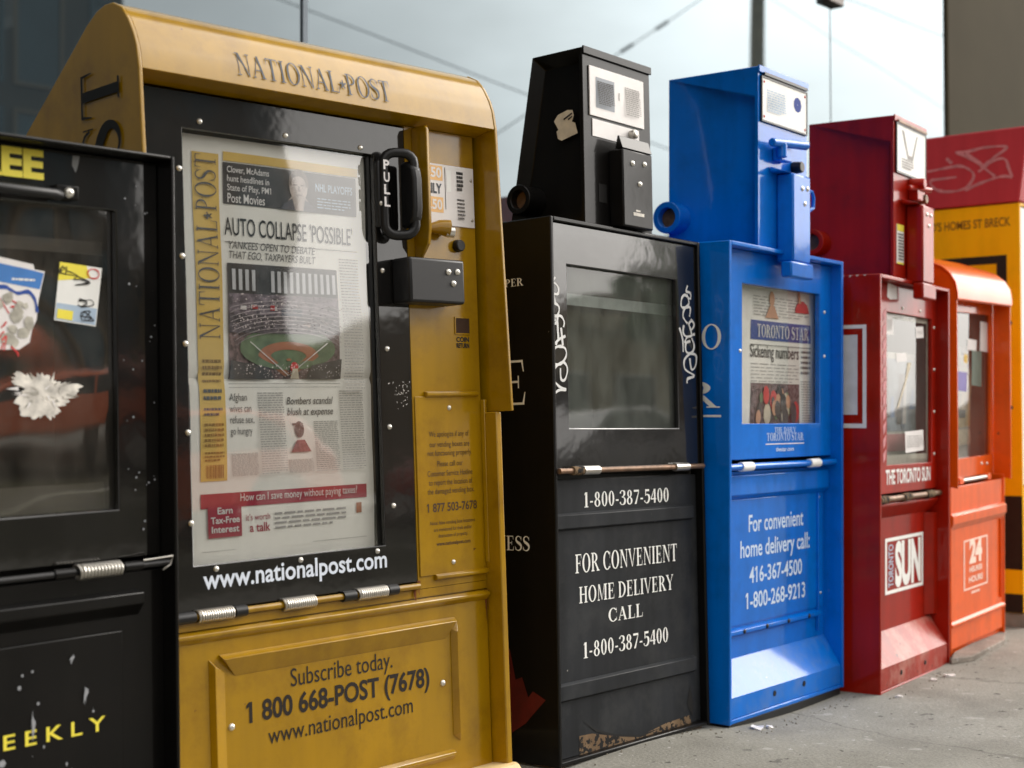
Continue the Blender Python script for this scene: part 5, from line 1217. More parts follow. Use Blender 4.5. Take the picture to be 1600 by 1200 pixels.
def big_front_page(pose, w):
    t = thing('newspaper', pose, 'broadsheet front page behind the big window, gold side strip and crimson advert band', 'newspaper', 'newspapers on display in the boxes')
    fold = (0.2173, 0.6463)[1]
    W = page_warp(fold=fold)
    D0 = 0.0165
    def part(name, mat, polys, lay, parent=None):
        m = MB(); m.flat(polys, D0-0.0011*lay, step=0.00002); m.warp(W); return m.build(name, mat, parent or t)
    def area(name, mat, r, lay, parent=None, nx=8, nz=16):
        m = MB(); m.rect(r[0], r[1], r[2], r[3], D0-0.0011*lay, nx, nz); m.warp(W); return m.build(name, mat, parent or t)
    L0, R0 = (0.0753, 0.8954)[0]-0.001, (0.3936, 0.6751)[0]
    top = (0.2179, 0.9758)[1]; bot = w[2]-0.004
    m = MB(); m.box(L0, R0, D0, D0+0.0012, bot, top)
    nx, nz = 30, 60
    m = MB(); m.rect(L0, R0, bot, top, D0, nx, nz); m.warp(W); pg = m.build('page', paperw, t, smooth=True)
    pr = random.Random(40)
    # gold strip and its upright title
    gs = R2((0.0891, 0.9487), (0.1316, 0.9535)); gs = (gs[0], gs[1], (0.1106, 0.506)[1], (0.1098, 0.9528)[1])
    area('title_strip', gold, gs, 1, nz=40)
    run = fit(roman('NATIONAL*POST', 0.11, 0.04, 0.03), (0, 0), ((0.1148, 0.9499)[1]-(0.1066, 0.6982)[1], 0), (gs[1]-gs[0])*0.78)
    zb = (0.1066, 0.6982)[1]
    part('masthead', midink, [([(gs[1]-0.006-p[1], zb+p[0]) for p in vs], fs) for vs, fs in run], 2)
    for k, (y0, y1, n) in enumerate(((560, 600, 4), (606, 628, 2), (636, 652, 2), (660, 700, 5), (705, 722, 3))):
        a, b = (0.1006, 0.6722), 0
        v1 = gs[2] + (gs[3]-gs[2])*(752-y0)/(752-238); v0 = gs[2] + (gs[3]-gs[2])*(752-y1)/(752-238)
        part('index_text', midink if k in (1, 2) else plain('ochre print', srgb(150, 116, 50), rough=.8), words_block(gs[0]+0.006, gs[1]-0.005, v0, v1, n, pr, .5), 2)
    m = MB()
    x = gs[0]+0.008
    while x < gs[1]-0.008:
        ww = pr.uniform(.0004, .0014); m.rect(x, x+ww, gs[2]+0.004, gs[2]+0.022, D0-0.0022); x += ww+pr.uniform(.0006, .0014)
    m.warp(W); m.build('barcode', plain('ochre print', srgb(150, 96, 40), rough=.8), t)
    # top banner
    yb = R2((0.1389, 0.9516), (0.3777, 0.9656)); area('top_strip', gold, (yb[0], yb[1]+0.002, (0.1514, 0.945)[1], (0.1519, 0.9575)[1]), 1)
    tb = ((0.1383, 0.9012)[0], (0.376, 0.9232)[0], (0.141, 0.8856)[1], (0.1408, 0.943)[1])
    bn = area('promo_banner', photo_grey, tb, 1)
    fa = MB(); fc = (tb[0]+0.128, (tb[2]+tb[3])/2+0.006); fa.flat([_arc(fc[0], fc[1], .017, .022, .001, .001, 0, 360, 16)], D0-0.0026); fa.flat([_q((fc[0]-.03, tb[2]), (fc[0]+.03, tb[2]), (fc[0]+.012, fc[1]-.014), (fc[0]-.012, fc[1]-.014))], D0-0.0024); fa.warp(W); fa.build('printed_figure', plain('printed pale figure', srgb(186, 172, 164), rough=.8, var=.25, scale=60), bn)
    part('printed_figure', plain('printed hair', srgb(120, 108, 100), rough=.8, var=.3, scale=80), [_arc(fc[0], fc[1]+.003, .0185, .022, .013, .012, -10, 190, 14)], 2.6, bn)
    part('printed_figure', plain('printed suit', srgb(92, 90, 96), rough=.8, var=.2), [_q((fc[0]-.034, tb[2]), (fc[0]-.006, tb[2]), (fc[0]-.012, fc[1]-.018), (fc[0]-.026, fc[1]-.026)), _q((fc[0]+.008, tb[2]), (fc[0]+.034, tb[2]), (fc[0]+.026, fc[1]-.026), (fc[0]+.012, fc[1]-.018))], 2.7, bn)
    part('printed_figure', plain('printed shade', srgb(140, 122, 114), rough=.8), [_rect(fc[0]-.010, fc[1]+.001, fc[0]-.003, fc[1]+.003), _rect(fc[0]+.003, fc[1]+.001, fc[0]+.010, fc[1]+.003), _rect(fc[0]-.005, fc[1]-.013, fc[0]+.006, fc[1]-.0115), _q((fc[0]-.001, fc[1]), (fc[0]+.001, fc[1]), (fc[0]+.003, fc[1]-.007), (fc[0]-.002, fc[1]-.007))], 2.8, bn)
    for k, (tx, x1, hh) in enumerate((('Clover, McAdams', .070, .0085), ('hunt headlines in', .070, .0085), ('State of Play, PM1', .073, .0085), ('Post Movies', .062, .0125))):
        part('promo_text', label_w, fit([sans(tx, .01)], (tb[0]+.006, tb[3]-.0135-.0125*k-(.004 if k == 3 else 0)), (tb[0]+.006+x1, tb[3]-.0135-.0125*k-(.004 if k == 3 else 0)), hh, _capH), 2, bn)
    part('promo_text', pale_blue, sline('NHL PLAYOFFS', (tb[1]-.078, tb[3]-.026), (tb[1]-.008, tb[3]-.026), .011, .02) + words_block(tb[1]-.075, tb[1]-.012, tb[2]+.006, tb[3]-.034, 4, pr, .4), 2, bn)
    # headline
    p, q = (0.1385, 0.8448), (0.3694, 0.8491)
    part('headline', ink, sline("AUTO COLLAPSE 'POSSIBLE'", (p[0], p[1]-0.002), (q[0]-0.002, p[1]-0.002), .024, .004), 1)
    part('rule_line', midink, [_rect(tb[0], p[1]-.012, tb[1], p[1]-.0112)], 1)
    for k, tx in enumerate(('YANKEES OPEN TO DEBATE', 'THAT EGO, TAXPAYERS BUILT')):
        s0 = (0.1463, 0.8242)
        part('subheadline', midink, fit([(lambda g: ([(x+0.25*y, y) for x, y in g[0]], g[1]))(sans(tx, .004))], (tb[0]+.006, s0[1]-.0135*k), (tb[0]+.158, s0[1]-.0135*k), .0102, _capH), 1)
    # stadium picture
    ph = ((0.1403, 0.8044)[0], (0.3338, 0.8156)[0], (0.1413, 0.6445)[1], (0.1467, 0.8039)[1])
    st = area('photograph', crowd, ph, 1, nx=10, nz=14)
    H = ph[3]-ph[2]; Wd = ph[1]-ph[0]
    def U(a): return ph[0]+a*Wd
    def V(b): return ph[2]+b*H
    area('facade_print', photo_grey, (ph[0], ph[1], V(.74), ph[3]), 2, st)
    cols = MB()
    for k in range(17):
        if k in (4, 5): continue
        cols.rect(U(.03+.057*k), U(.03+.057*k+.03), V(.76+.01*abs(8-k)/8), V(.95), D0-0.0036)
    cols.warp(W); cols.build('column_print', plain('pale print', srgb(196, 196, 200), rough=.8), st)
    part('stand_print', plain('mauve print', srgb(116, 104, 112), rough=.8, var=.6, scale=110), [_rect(U(0.0), V(.56), U(1), V(.74))], 2, st)
    part('stand_print', plain('dusky print', srgb(86, 78, 84), rough=.8, var=.6, scale=130), [_q((U(0), V(.40)), (U(1), V(.40)), (U(1), V(.56)), (U(0), V(.56)))], 2.5, st)
    part('banner_print', label_w, [_rect(U(.10+.09*k), V(.60+.012*(k % 3)), U(.10+.09*k+.05), V(.635+.012*(k % 3))) for k in (0, 1, 3)], 3.2, st)
    part('banner_print', redink, [_rect(U(.20), V(.61), U(.25), V(.64)), _rect(U(.36), V(.60), U(.40), V(.65))], 3.4, st)
    part('scoreboard_print', plain('slate print', srgb(84, 88, 102), rough=.8), [_rect(U(.46), V(.55), U(.65), V(.63))], 3, st)
    part('wall_print', plain('pale clay print', srgb(182, 150, 134), rough=.8), [_rect(U(.36), V(.455), U(.72), V(.485))], 3, st)
    part('field_print', field_green, [_arc(U(.52), V(.27), Wd*.43, H*.19, .001, .001, 0, 360, 30)], 2.8, st)
    part('infield_print', clay, [_arc(U(.52), V(.20), Wd*.27, H*.13, Wd*.16, H*.06, 0, 180, 20), _q((U(.25), V(.20)), (U(.36), V(.20)), (U(.55), V(.04)), (U(.50), V(.02))), _q((U(.68), V(.20)), (U(.79), V(.20)), (U(.56), V(.02)), (U(.52), V(.04)))], 3.5, st)
    part('infield_print', clay, [_arc(U(.52), V(.17), Wd*.022, H*.012, .0003, .0003, 0, 360, 10)], 4, st)
    part('crowd_print', photo_grey, [_q((U(0), V(0)), (U(.40), V(0)), (U(.34), V(.10)), (U(0), V(.16))), _q((U(.68), V(0)), (U(1), V(0)), (U(1), V(.18)), (U(.72), V(.12)))], 5, st)
    tr = MB()
    for k in range(9):
        z = .42+.034*k; tr.flat([_arc(U(.52), V(z-.20), Wd*(.50+.02*k), H*.20, Wd*(.50+.02*k)-.0008, H*.20-.0011, 20+2*k, 160-2*k, 22)], D0-0.0056)
    tr.v = [(min(max(q[0], ph[0]), ph[1]), q[1], q[2]) for q in tr.v]
    tr.warp(W); tr.build('tier_print', plain('tier print', srgb(150, 140, 142), rough=.8, var=.4, scale=120), st)
    part('line_print', label_w, [_q((U(.52), V(.035)), (U(.525), V(.03)), (U(.87), V(.32)), (U(.865), V(.325))), _q((U(.52), V(.035)), (U(.515), V(.03)), (U(.17), V(.32)), (U(.175), V(.325)))], 5.4, st)
    pe_ = MB()
    for k in range(420):
        u, v_ = U(pr.uniform(.01, .98)), V(pr.choice((pr.uniform(.41, .55), pr.uniform(.57, .73), pr.uniform(.01, .12)))); r_ = pr.uniform(.0006, .0016)
        pe_.rect(u, u+r_, v_, v_+r_, D0-0.0058)
    pe_.warp(W); pe_ = pe_.build('crowd_speck', plain('pale specks', srgb(190, 180, 176), rough=.8), st); pe_['kind'] = 'stuff'
    part('figure_print', redink, [_arc(U(.56), V(.10), .007, .008, .0005, .0005, 0, 360, 10)], 6, st)
    part('figure_print', beige, [_q((U(.53), V(0)), (U(.61), V(0)), (U(.585), V(.09)), (U(.54), V(.09)))], 7, st)
    # right text column and stories
    rc = (ph[1]+.006, tb[1], 0, 0)
    part('text_column', greyink, words_block(rc[0], rc[1], ph[2]-.02, V(1.12), 46, pr, .42), 1)
    v_a = ph[2]-.010; v_b = (0.1159, 0.5092)[1]+.002
    part('rule_line', midink, [_rect(tb[0], v_a+.003, ph[1], v_a+.0036), _rect(tb[0], v_a-.002, ph[1], v_a-.0015)], 1)
    cw = (tb[1]-tb[0]-.016)/5
    def col(i): return tb[0]+i*(cw+.004)
    for k, tx in enumerate(('Afghan', 'wives can', 'refuse sex,', 'go hungry')):
        part('story_title', midink, sline(tx, (col(0), v_a-.020-.0155*k), (col(0)+cw*.92*(len(tx)/11)**.5, v_a-.020-.0155*k), .010, .0), 1)
    for k, tx in enumerate(('Bombers scandal', 'blush at expense')):
        part('story_title', midink, fit([(lambda g: ([(x+0.25*y, y) for x, y in g[0]], g[1]))(sans(tx, .01))], (col(2)+.002, v_a-.026-.0155*k), (col(4)-.012, v_a-.026-.0155*k), .010, _capH), 1)
    part('text_column', greyink, words_block(col(0), col(0)+cw, v_b, v_a-.092, 20, pr, .42), 1)
    part('text_column', greyink, words_block(col(1), col(1)+cw, v_b, v_a-.008, 34, pr, .42), 1)
    part('text_column', greyink, words_block(col(2), col(2)+cw, v_b, v_a-.104, 18, pr, .42), 1)
    part('text_column', greyink, words_block(col(3), col(3)+cw, v_b, v_a-.050, 26, pr, .42), 1)
    part('text_column', greyink, words_block(col(4), col(4)+cw, v_b, v_a-.006, 34, pr, .42), 1)
    c = (col(2)+cw*.5, v_a-.062)
    pt = part('portrait_print', plain('halftone grey', srgb(116, 110, 108), rough=.8, var=.6, scale=160), [_arc(c[0], c[1], .0085, .012, .0004, .0004, 0, 360, 14), _rect(c[0]-.012, c[1]+.006, c[0]+.007, c[1]+.009)], 1)
    part('portrait_print', plain('dull crimson print', srgb(158, 104, 104), rough=.8, var=.4, scale=160), [_q((c[0]-.017, c[1]-.032), (c[0]+.019, c[1]-.032), (c[0]+.008, c[1]-.015), (c[0]-.006, c[1]-.015))], 2)
    # crimson advert band
    ab = ((0.0888, 0.466)[0], (0.3789, 0.4659)[0], (0.1042, 0.4693)[1], (0.1049, 0.4891)[1])
    ad = area('advert_band', crimson, ab, 1)
    part('advert_block', crimson, [_rect(ab[0]+.010, ab[2]-.040, ab[0]+.064, ab[2]+.004)], 2, ad)
    for k, tx in enumerate(('Earn', 'Tax-Free', 'Interest')):
        wd = (.024, .046, .044)[k]
        part('advert_text', label_w, sline(tx, (ab[0]+.037-wd/2, ab[2]-.008-.0125*k), (ab[0]+.037+wd/2, ab[2]-.008-.0125*k), .0085, .02), 3, ad)
    part('advert_text', label_w, sline('How can I save money without paying taxes?', (ab[0]+.062, ab[2]+.0075), (ab[1]-.020, ab[2]+.0075), .0105, .0), 3, ad)
    part('advert_text', crimson, sline("it's worth", (ab[0]+.072, ab[2]-.020), (ab[0]+.112, ab[2]-.020), .0085, .0) + sline('a talk', (ab[0]+.078, ab[2]-.036), (ab[0]+.112, ab[2]-.036), .012, .01), 1, ad)
    part('advert_text', greyink, words_block(ab[0]+.120, ab[1]-.040, ab[2]-.036, ab[2]-.010, 4, pr, .45), 1, ad)
    part('advert_mark', clay, [_rect(ab[1]-.020, ab[2]-.022, ab[1]-.010, ab[2]-.007)], 1, ad)
    part('rule_line', greyink, [_rect(ab[0], ab[2]-.058, ab[1], ab[2]-.0574)], 1)
    return t

def small_front_page(pose, w):
    t = thing('newspaper', pose, 'newspaper front page with a blue masthead in the bright blue box window', 'newspaper', 'newspapers on display in the boxes')
    W = page_warp(0.0012, 26)
    D0 = 0.050
    def part(name, mat, polys, lay, parent=None):
        m = MB(); m.flat(polys, D0-0.001*lay, step=0.00002); m.warp(W); return m.build(name, mat, parent or t)
    def area(name, mat, r, lay, parent=None, nx=8, nz=10):
        m = MB(); m.rect(r[0], r[1], r[2], r[3], D0-0.001*lay, nx, nz); m.warp(W); return m.build(name, mat, parent or t)
    L0, R0 = (0.1538, 0.7331)[0], (0.4717, 0.744)[0]
    top = (0.2495, 0.8689)[1]; bot = w[2]-0.02
    area('page', paperw, (L0-.02, R0, bot, top), 0, nx=20, nz=30)
    pr = random.Random(50)
    a, b = (0.1726, 0.7623), (0.4407, 0.8055)
    area('masthead_band', navy, (a[0], b[0], a[1]-.002, (0.2495, 0.7999)[1]), 1)
    part('masthead', label_w, rline('TORONTO STAR', (a[0]+.025, a[1]+.004), (b[0]-.015, a[1]+.004), .026, .17, .06), 2)
    part('rule_line', midink, [_rect(a[0], a[1]-.013, b[0], a[1]-.0115)], 1)
    part('text_column', greyink, words_block(a[0]+.01, b[0]-.01, (0.2495, 0.8092)[1], (0.2495, 0.853)[1], 7, pr, .3), 1)
    fg = (0.2635, 0.8166)
    part('printed_figure', skin, [_arc(fg[0], fg[1]+.03, .012, .016, .001, .001, 0, 360, 12), _q((fg[0]-.03, fg[1]-.01), (fg[0]+.03, fg[1]-.01), (fg[0]+.01, fg[1]+.016), (fg[0]-.01, fg[1]+.016))], 2)
    fg = (0.401, 0.8242)
    part('printed_figure', redink, [_arc(fg[0], fg[1]-.0, .032, .026, .001, .001, 0, 180, 12)], 2)
    part('printed_figure', skin, [_q((fg[0]-.018, fg[1]+.02), (fg[0]-.006, fg[1]+.02), (fg[0]-.014, fg[1]+.056), (fg[0]-.02, fg[1]+.056))], 3)
    p, q = (0.1699, 0.7245), (0.3858, 0.7328)
    part('headline', midink, fit([sans('Sickening numbers', .012)], p, (q[0], p[1]), .026, _capH), 1)
    part('text_column', greyink, words_block(a[0], q[0], (0.2494, 0.6728)[1], (0.2494, 0.7152)[1], 6, pr, .25), 1)
    part('text_column', midink, words_block(q[0]+.01, b[0], (0.2494, 0.6913)[1], (0.2494, 0.7469)[1], 5, pr, .45), 1)
    part('text_column', greyink, words_block(q[0]+.012, b[0]+.004, bot, (0.2494, 0.6807)[1], 20, pr, .4), 1)
    ph = (a[0], q[0]+.004, bot+.001, (0.2494, 0.6715)[1])
    st = area('photograph', crowd, ph, 1)
    for k in range(26):
        x = pr.uniform(ph[0]+.02, ph[1]-.02); z = pr.uniform((0.2493, 0.5974)[1], ph[3]-.02); mt = (photo_grey, skin, redink, field_green, beige, photo_grey)[k % 6]; r = pr.uniform(.008, .02)
        part('crowd_print', mt, [_arc(x, z, r*.8, r*1.2, .0005, .0005, 0, 360, 9)], 2+.1*k, st)
    return t

def plain_pages(pose, w, label, d, hues):
    """folded tabloid leaning inside a box: cover picture in blocks and a band at its foot"""
    t = thing('newspaper', pose, label, 'newspaper', 'newspapers on display in the boxes')
    W = page_warp(0.002, 30)
    m = MB(); m.rect(w[0]-.012, w[1]+.03, w[2]-.012, w[3]-.085, d, 14, 20); m.warp(W); m.build('page', plain('dull newsprint', srgb(170, 168, 160), rough=.85, var=.15), t)
    pr = random.Random(int(w[3]*1e4))
    x0, x1, z0, z1 = w[0]+.012, w[1]+.02, w[2]+.075, w[3]-.10
    m = MB(); m.rect(x0, x1, z0, z1, d-.0012, 8, 10); m.warp(W); ph = m.build('photograph', hues[0], t)
    for k in range(9):
        u = pr.uniform(x0+.01, x1-.06); ww = pr.uniform(.02, .06); za = pr.uniform(z0, z0+.06); zb = pr.uniform(z1-.14, z1)
        m = MB(); m.flat([_q((u, za), (u+ww, za), (u+ww*.7+.004, zb), (u+ww*.25, zb))], d-.002-.0002*k); m.warp(W); m.build('figure_print', hues[1+k % (len(hues)-2)], ph)
    m = MB(); m.rect(x0, x1, w[2]+.028, z0-.006, d-.0012, 6, 2); m.warp(W); m.build('cover_band', hues[-1], t)
    return t

# ================================================================== SETTING: pavement, road, glass building, the street opposite
YG = 2.7
def ground_mat(name, c1, c2, scale, rough=0.9, slabs=False, crack=True, speck=0.16):
    m, n, l, b = new_mat(name)
    tc = n.new('ShaderNodeTexCoord')
    n1 = n.new('ShaderNodeTexNoise'); n1.inputs['Scale'].default_value = scale; n1.inputs['Detail'].default_value = 10.0; n1.inputs['Roughness'].default_value = 0.68
    l.new(tc.outputs['Object'], n1.inputs['Vector'])
    r1 = n.new('ShaderNodeValToRGB'); r1.color_ramp.elements[0].position = 0.32; r1.color_ramp.elements[1].position = 0.68
    r1.color_ramp.elements[0].color = c1; r1.color_ramp.elements[1].color = c2
    l.new(n1.outputs['Fac'], r1.inputs['Fac'])
    n2 = n.new('ShaderNodeTexNoise'); n2.inputs['Scale'].default_value = 180.0; n2.inputs['Detail'].default_value = 4.0
    l.new(tc.outputs['Object'], n2.inputs['Vector'])
    mr = n.new('ShaderNodeMapRange'); mr.inputs['From Min'].default_value = 0.3; mr.inputs['From Max'].default_value = 0.7; mr.inputs['To Min'].default_value = 1-speck; mr.inputs['To Max'].default_value = 1+speck
    l.new(n2.outputs['Fac'], mr.inputs['Value'])
    mx = n.new('ShaderNodeMix'); mx.data_type = 'RGBA'; mx.blend_type = 'MULTIPLY'; mx.inputs[0].default_value = 1.0
    l.new(r1.outputs['Color'], mx.inputs[6]); l.new(mr.outputs['Result'], mx.inputs[7])
    out = mx.outputs[2]
    # dark spots (old gum, oil) and pale flecks
    for sc, lo, hi, col, amt in ((26, .69, .73, (.08, .075, .068, 1), .6), (40, .70, .72, (.04, .036, .032, 1), .8), (14, .68, .71, (.40, .39, .36, 1), .6), (4, .54, .72, (.12, .11, .098, 1), .4), (55, .70, .72, (.45, .44, .42, 1), .7)):
        vn = n.new('ShaderNodeTexNoise'); vn.inputs['Scale'].default_value = sc; vn.inputs['Detail'].default_value = 2.5
        ofs = n.new('ShaderNodeMapping'); ofs.inputs['Location'].default_value = (sc*1.7, sc*.3, 0); l.new(tc.outputs['Object'], ofs.inputs['Vector']); l.new(ofs.outputs['Vector'], vn.inputs['Vector'])
        vr = n.new('ShaderNodeMapRange'); vr.inputs['From Min'].default_value = lo; vr.inputs['From Max'].default_value = hi; vr.inputs['To Max'].default_value = amt
        l.new(vn.outputs['Fac'], vr.inputs['Value'])
        vm = n.new('ShaderNodeMix'); vm.data_type = 'RGBA'; vm.inputs[7].default_value = col
        l.new(vr.outputs['Result'], vm.inputs[0]); l.new(out, vm.inputs[6]); out = vm.outputs[2]
    if crack:
        vo = n.new('ShaderNodeTexVoronoi'); vo.feature = 'DISTANCE_TO_EDGE'; vo.inputs['Scale'].default_value = 0.9
        wv = n.new('ShaderNodeTexNoise'); wv.inputs['Scale'].default_value = 3.0; wv.inputs['Detail'].default_value = 6.0
        va = n.new('ShaderNodeVectorMath'); va.operation = 'MULTIPLY_ADD'; va.inputs[1].default_value = (.35, .35, 0)
        l.new(tc.outputs['Object'], wv.inputs['Vector']); l.new(wv.outputs['Color'], va.inputs[0]); l.new(tc.outputs['Object'], va.inputs[2]); l.new(va.outputs['Vector'], vo.inputs['Vector'])
        cr = n.new('ShaderNodeMapRange'); cr.inputs['From Min'].default_value = 0.002; cr.inputs['From Max'].default_value = 0.006; cr.inputs['To Min'].default_value = 0.35; cr.inputs['To Max'].default_value = 0.0
        l.new(vo.outputs['Distance'], cr.inputs['Value'])
        cm = n.new('ShaderNodeMix'); cm.data_type = 'RGBA'; cm.inputs[7].default_value = (.06, .055, .05, 1)
        l.new(cr.outputs['Result'], cm.inputs[0]); l.new(out, cm.inputs[6]); out = cm.outputs[2]
    l.new(out, b.inputs['Base Color']); b.inputs['Roughness'].default_value = rough; b.inputs['Specular IOR Level'].default_value = 0.12
    bp = n.new('ShaderNodeBump'); bp.inputs['Strength'].default_value = 0.5; bp.inputs['Distance'].default_value = 0.003
    ad = n.new('ShaderNodeMath'); ad.operation = 'ADD'; l.new(n1.outputs['Fac'], ad.inputs[0]); l.new(n2.outputs['Fac'], ad.inputs[1])
    l.new(ad.outputs[0], bp.inputs['Height']); l.new(bp.outputs['Normal'], b.inputs['Normal'])
    return m

pave_m = ground_mat('worn concrete pavement', srgb(126, 124, 116), srgb(148, 146, 138), 3.0)
road_m = ground_mat('asphalt', srgb(52, 52, 53), srgb(70, 70, 34), 2.0, crack=False)
earth_m = ground_mat('city ground', srgb(90, 88, 82), srgb(110, 106, 100), .5, crack=False)

def sheet(name, mat, x0, x1, y0, y1, z, nx=1, ny=1, fn=None, edge=0.0):
    m = MB(); vs = []; fs = []
    for j in range(ny+1):
        for i in range(nx+1):
            x = x0+(x1-x0)*i/nx; y = y0+(y1-y0)*j/ny; vs.append((x, y, z + (fn(x, y) if fn else 0)))
    for j in range(ny):
        for i in range(nx): fs.append((j*(nx+1)+i, j*(nx+1)+i+1, (j+1)*(nx+1)+i+1, (j+1)*(nx+1)+i))
    m.add(vs, fs); o = m.build(name, mat); o['kind'] = 'structure'
    return o
def pavement():
    m = MB(); xs = [-20, -8, -4, -2, -1] + [-0.5+0.06*i for i in range(101)] + [6, 7, 9, 14, 25, 60, 120]
    ys = [-2.4, -2, -1.5, -1, -.5, 0] + [0.2+0.07*i for i in range(34)] + [2.66, 3.2]
    vs = [(x, y, bump_h(x, y)) for y in ys for x in xs]; n = len(xs)
    fs = [(j*n+i, j*n+i+1, (j+1)*n+i+1, (j+1)*n+i) for j in range(len(ys)-1) for i in range(n-1)]
    m.add(vs, fs); o = m.build('pavement', pave_m, smooth=True); o['kind'] = 'structure'
    k = MB().box(-20, 120, -2.55, -2.401, -0.2, 0.0).build('kerb', concrete, bevel=0.015); k['kind'] = 'structure'
    sheet('road', road_m, -20, 120, -13.0, -2.55, -0.13)
    k = MB().box(-20, 120, -13.15, -13.0, -0.2, 0.0).build('kerb', concrete, bevel=0.015); k['kind'] = 'structure'
    sheet('far_pavement', pave_m, -20, 120, -17.5, -13.151, 0.0)
    sheet('ground', earth_m, -150, 300, -250, 60, -0.21)
    for k in range(12):
        m = MB().box(-6+6*k, -3+6*k, -7.85, -7.73, -0.1295, -0.126).build('lane_marking', plain('road paint', srgb(214, 210, 196), rough=.8, var=.15)); m['kind'] = 'structure'

def glass_mat():
    m, n, l, b = new_mat('reflective facade glass'); n.remove(b)
    out = n['Material Output']
    df = n.new('ShaderNodeBsdfPrincipled'); df.inputs['Base Color'].default_value = (0.030, 0.040, 0.046, 1); df.inputs['Roughness'].default_value = 0.5; df.inputs['Specular IOR Level'].default_value = 0
    gl = n.new('ShaderNodeBsdfGlossy'); gl.inputs['Roughness'].default_value = 0.012; gl.inputs['Color'].default_value = (0.80, 0.93, 1.0, 1)
    fr = n.new('ShaderNodeFresnel'); fr.inputs['IOR'].default_value = FACADE_IOR
    mx = n.new('ShaderNodeMixShader'); l.new(fr.outputs[0], mx.inputs[0]); l.new(df.outputs[0], mx.inputs[1]); l.new(gl.outputs[0], mx.inputs[2]); l.new(mx.outputs[0], out.inputs['Surface'])
    tc = n.new('ShaderNodeTexCoord'); no = n.new('ShaderNodeTexNoise'); no.inputs['Scale'].default_value = 0.8; no.inputs['Detail'].default_value = 1.0
    l.new(tc.outputs['Object'], no.inputs['Vector']); bp = n.new('ShaderNodeBump'); bp.inputs['Strength'].default_value = 0.12; bp.inputs['Distance'].default_value = 0.01
    l.new(no.outputs['Fac'], bp.inputs['Height']); l.new(bp.outputs['Normal'], gl.inputs['Normal'])
    return m
FACADE_IOR = 2.25

def stone_mat():
    return plain('brown stone cladding', srgb(74, 68, 54), rough=.8, spec=.1, var=.14, scale=1.3)

def glass_building():
    t = thing('glass_building', (2.0, YG, 0, -3.0, 0, 0), 'glass fronted building with a brown stone column behind the boxes', 'building')
    gm = glass_mat()
    ja = (0.4944, 1.5846)[0]; jb = (3.082, 2.0357)[0]; cx = (4.0622, 2.1139)[0]
    xs = [ja-4.4, ja-2.2, ja, jb, cx]
    for i in range(len(xs)-1):
        MB().box(xs[i]+(0.012 if i < 3 else 0.004), xs[i+1]-(0.012 if i < 2 else 0.004), 0.0, 0.03, 0.12, 4.6).build('glass_pane', gm, t)
    for u in (ja, ja-2.2):
        MB().box(u-0.0075, u+0.0075, -0.006, 0.04, 0.12, 4.6).build('mullion', plain('dark mullion', srgb(112, 124, 134), rough=.4), t)
    MB().box(jb-0.0036, jb+0.0036, 0.004, 0.04, 0.12, 4.6).build('mullion', plain('grey sealant', srgb(120, 126, 130), rough=.6), t)
    zc = (3.0742, 2.1615)[1]
    MB().box(jb-0.055, jb+0.06, -0.03, 0.05, zc, zc+0.12).build('glass_clamp', plain('bronze clamp', srgb(70, 62, 58), rough=.4, metal=.5), t, bevel=0.006)
    MB().box(xs[0], xs[-1], -0.02, 0.2, 0.0, 0.1195).build('plinth', concrete, t, bevel=0.006)
    st = stone_mat()
    MB().box(cx, cx+1.25, -0.012, 0.6, -0.01, 4.6).build('column', st, t, bevel=0.006)
    MB().box(xs[0]-0.5, cx+6, -0.35, 0.8, 4.601, 8.5).build('upper_storey', plain('concrete fascia', srgb(150, 146, 138), rough=.8), t, bevel=0.01)
    MB().box(cx+1.26, cx+6, 0.02, 0.3, 0.0, 4.6).build('side_wall', plain('pale wall', srgb(176, 170, 160), rough=.8), t)
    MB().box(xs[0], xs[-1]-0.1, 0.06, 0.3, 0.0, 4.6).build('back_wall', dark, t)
    MB().box(-4.8, -4.2, -3.6, 0.0, -0.05, 4.6).build('added_shade_wall', plain('dark shade wall', srgb(70, 62, 52), rough=.8, var=.2, scale=2), t, bevel=0.01)  # added wall out of view, blocks sky light on the boxes' left sides
    return t

def city_building(x0, x1, y, dep, h, wall, win, rows, cols, label, arch=False, glass=None, group='buildings across the street'):
    t = thing('street_building', (x0, y, 0, 0, 0, 0), label, 'building', group)
    W = x1-x0
    if arch:
        pts = [(0, 0), (W, 0), (W, h*.80)] + [(W*(.5+.5*math.cos(R_(a))), h*.80+h*.20*math.sin(R_(a))) for a in range(10, 171, 10)] + [(0, h*.80)]
        MB().prism([(p[0], p[1]) for p in pts], 'y', -dep, 0).build('wall', wall, t)
    else:
        MB().box(0, W, -dep, 0, 0, h).build('wall', wall, t)
        MB().box(-0.1, W+0.1, -dep, 0.15, h+0.002, h+0.35).build('cornice', wall, t, bevel=0.03)
    cw = W/cols; rh = (h*(.8 if arch else 1)-0.6)/rows
    for r in range(rows):
        for c in range(cols):
            u = c*cw+cw*.2; z = 0.7+r*rh
            f = MB().ring((u, u+cw*.6, z, z+rh*.62), (u+.07, u+cw*.6-.07, z+.07, z+rh*.62-.07), 0.003, 0.06).build('window', win, t)
            MB().box(u+.071, u+cw*.6-.071, 0.004, 0.02, z+.071, z+rh*.62-.071).build('pane', glass or dark, f)
    return t

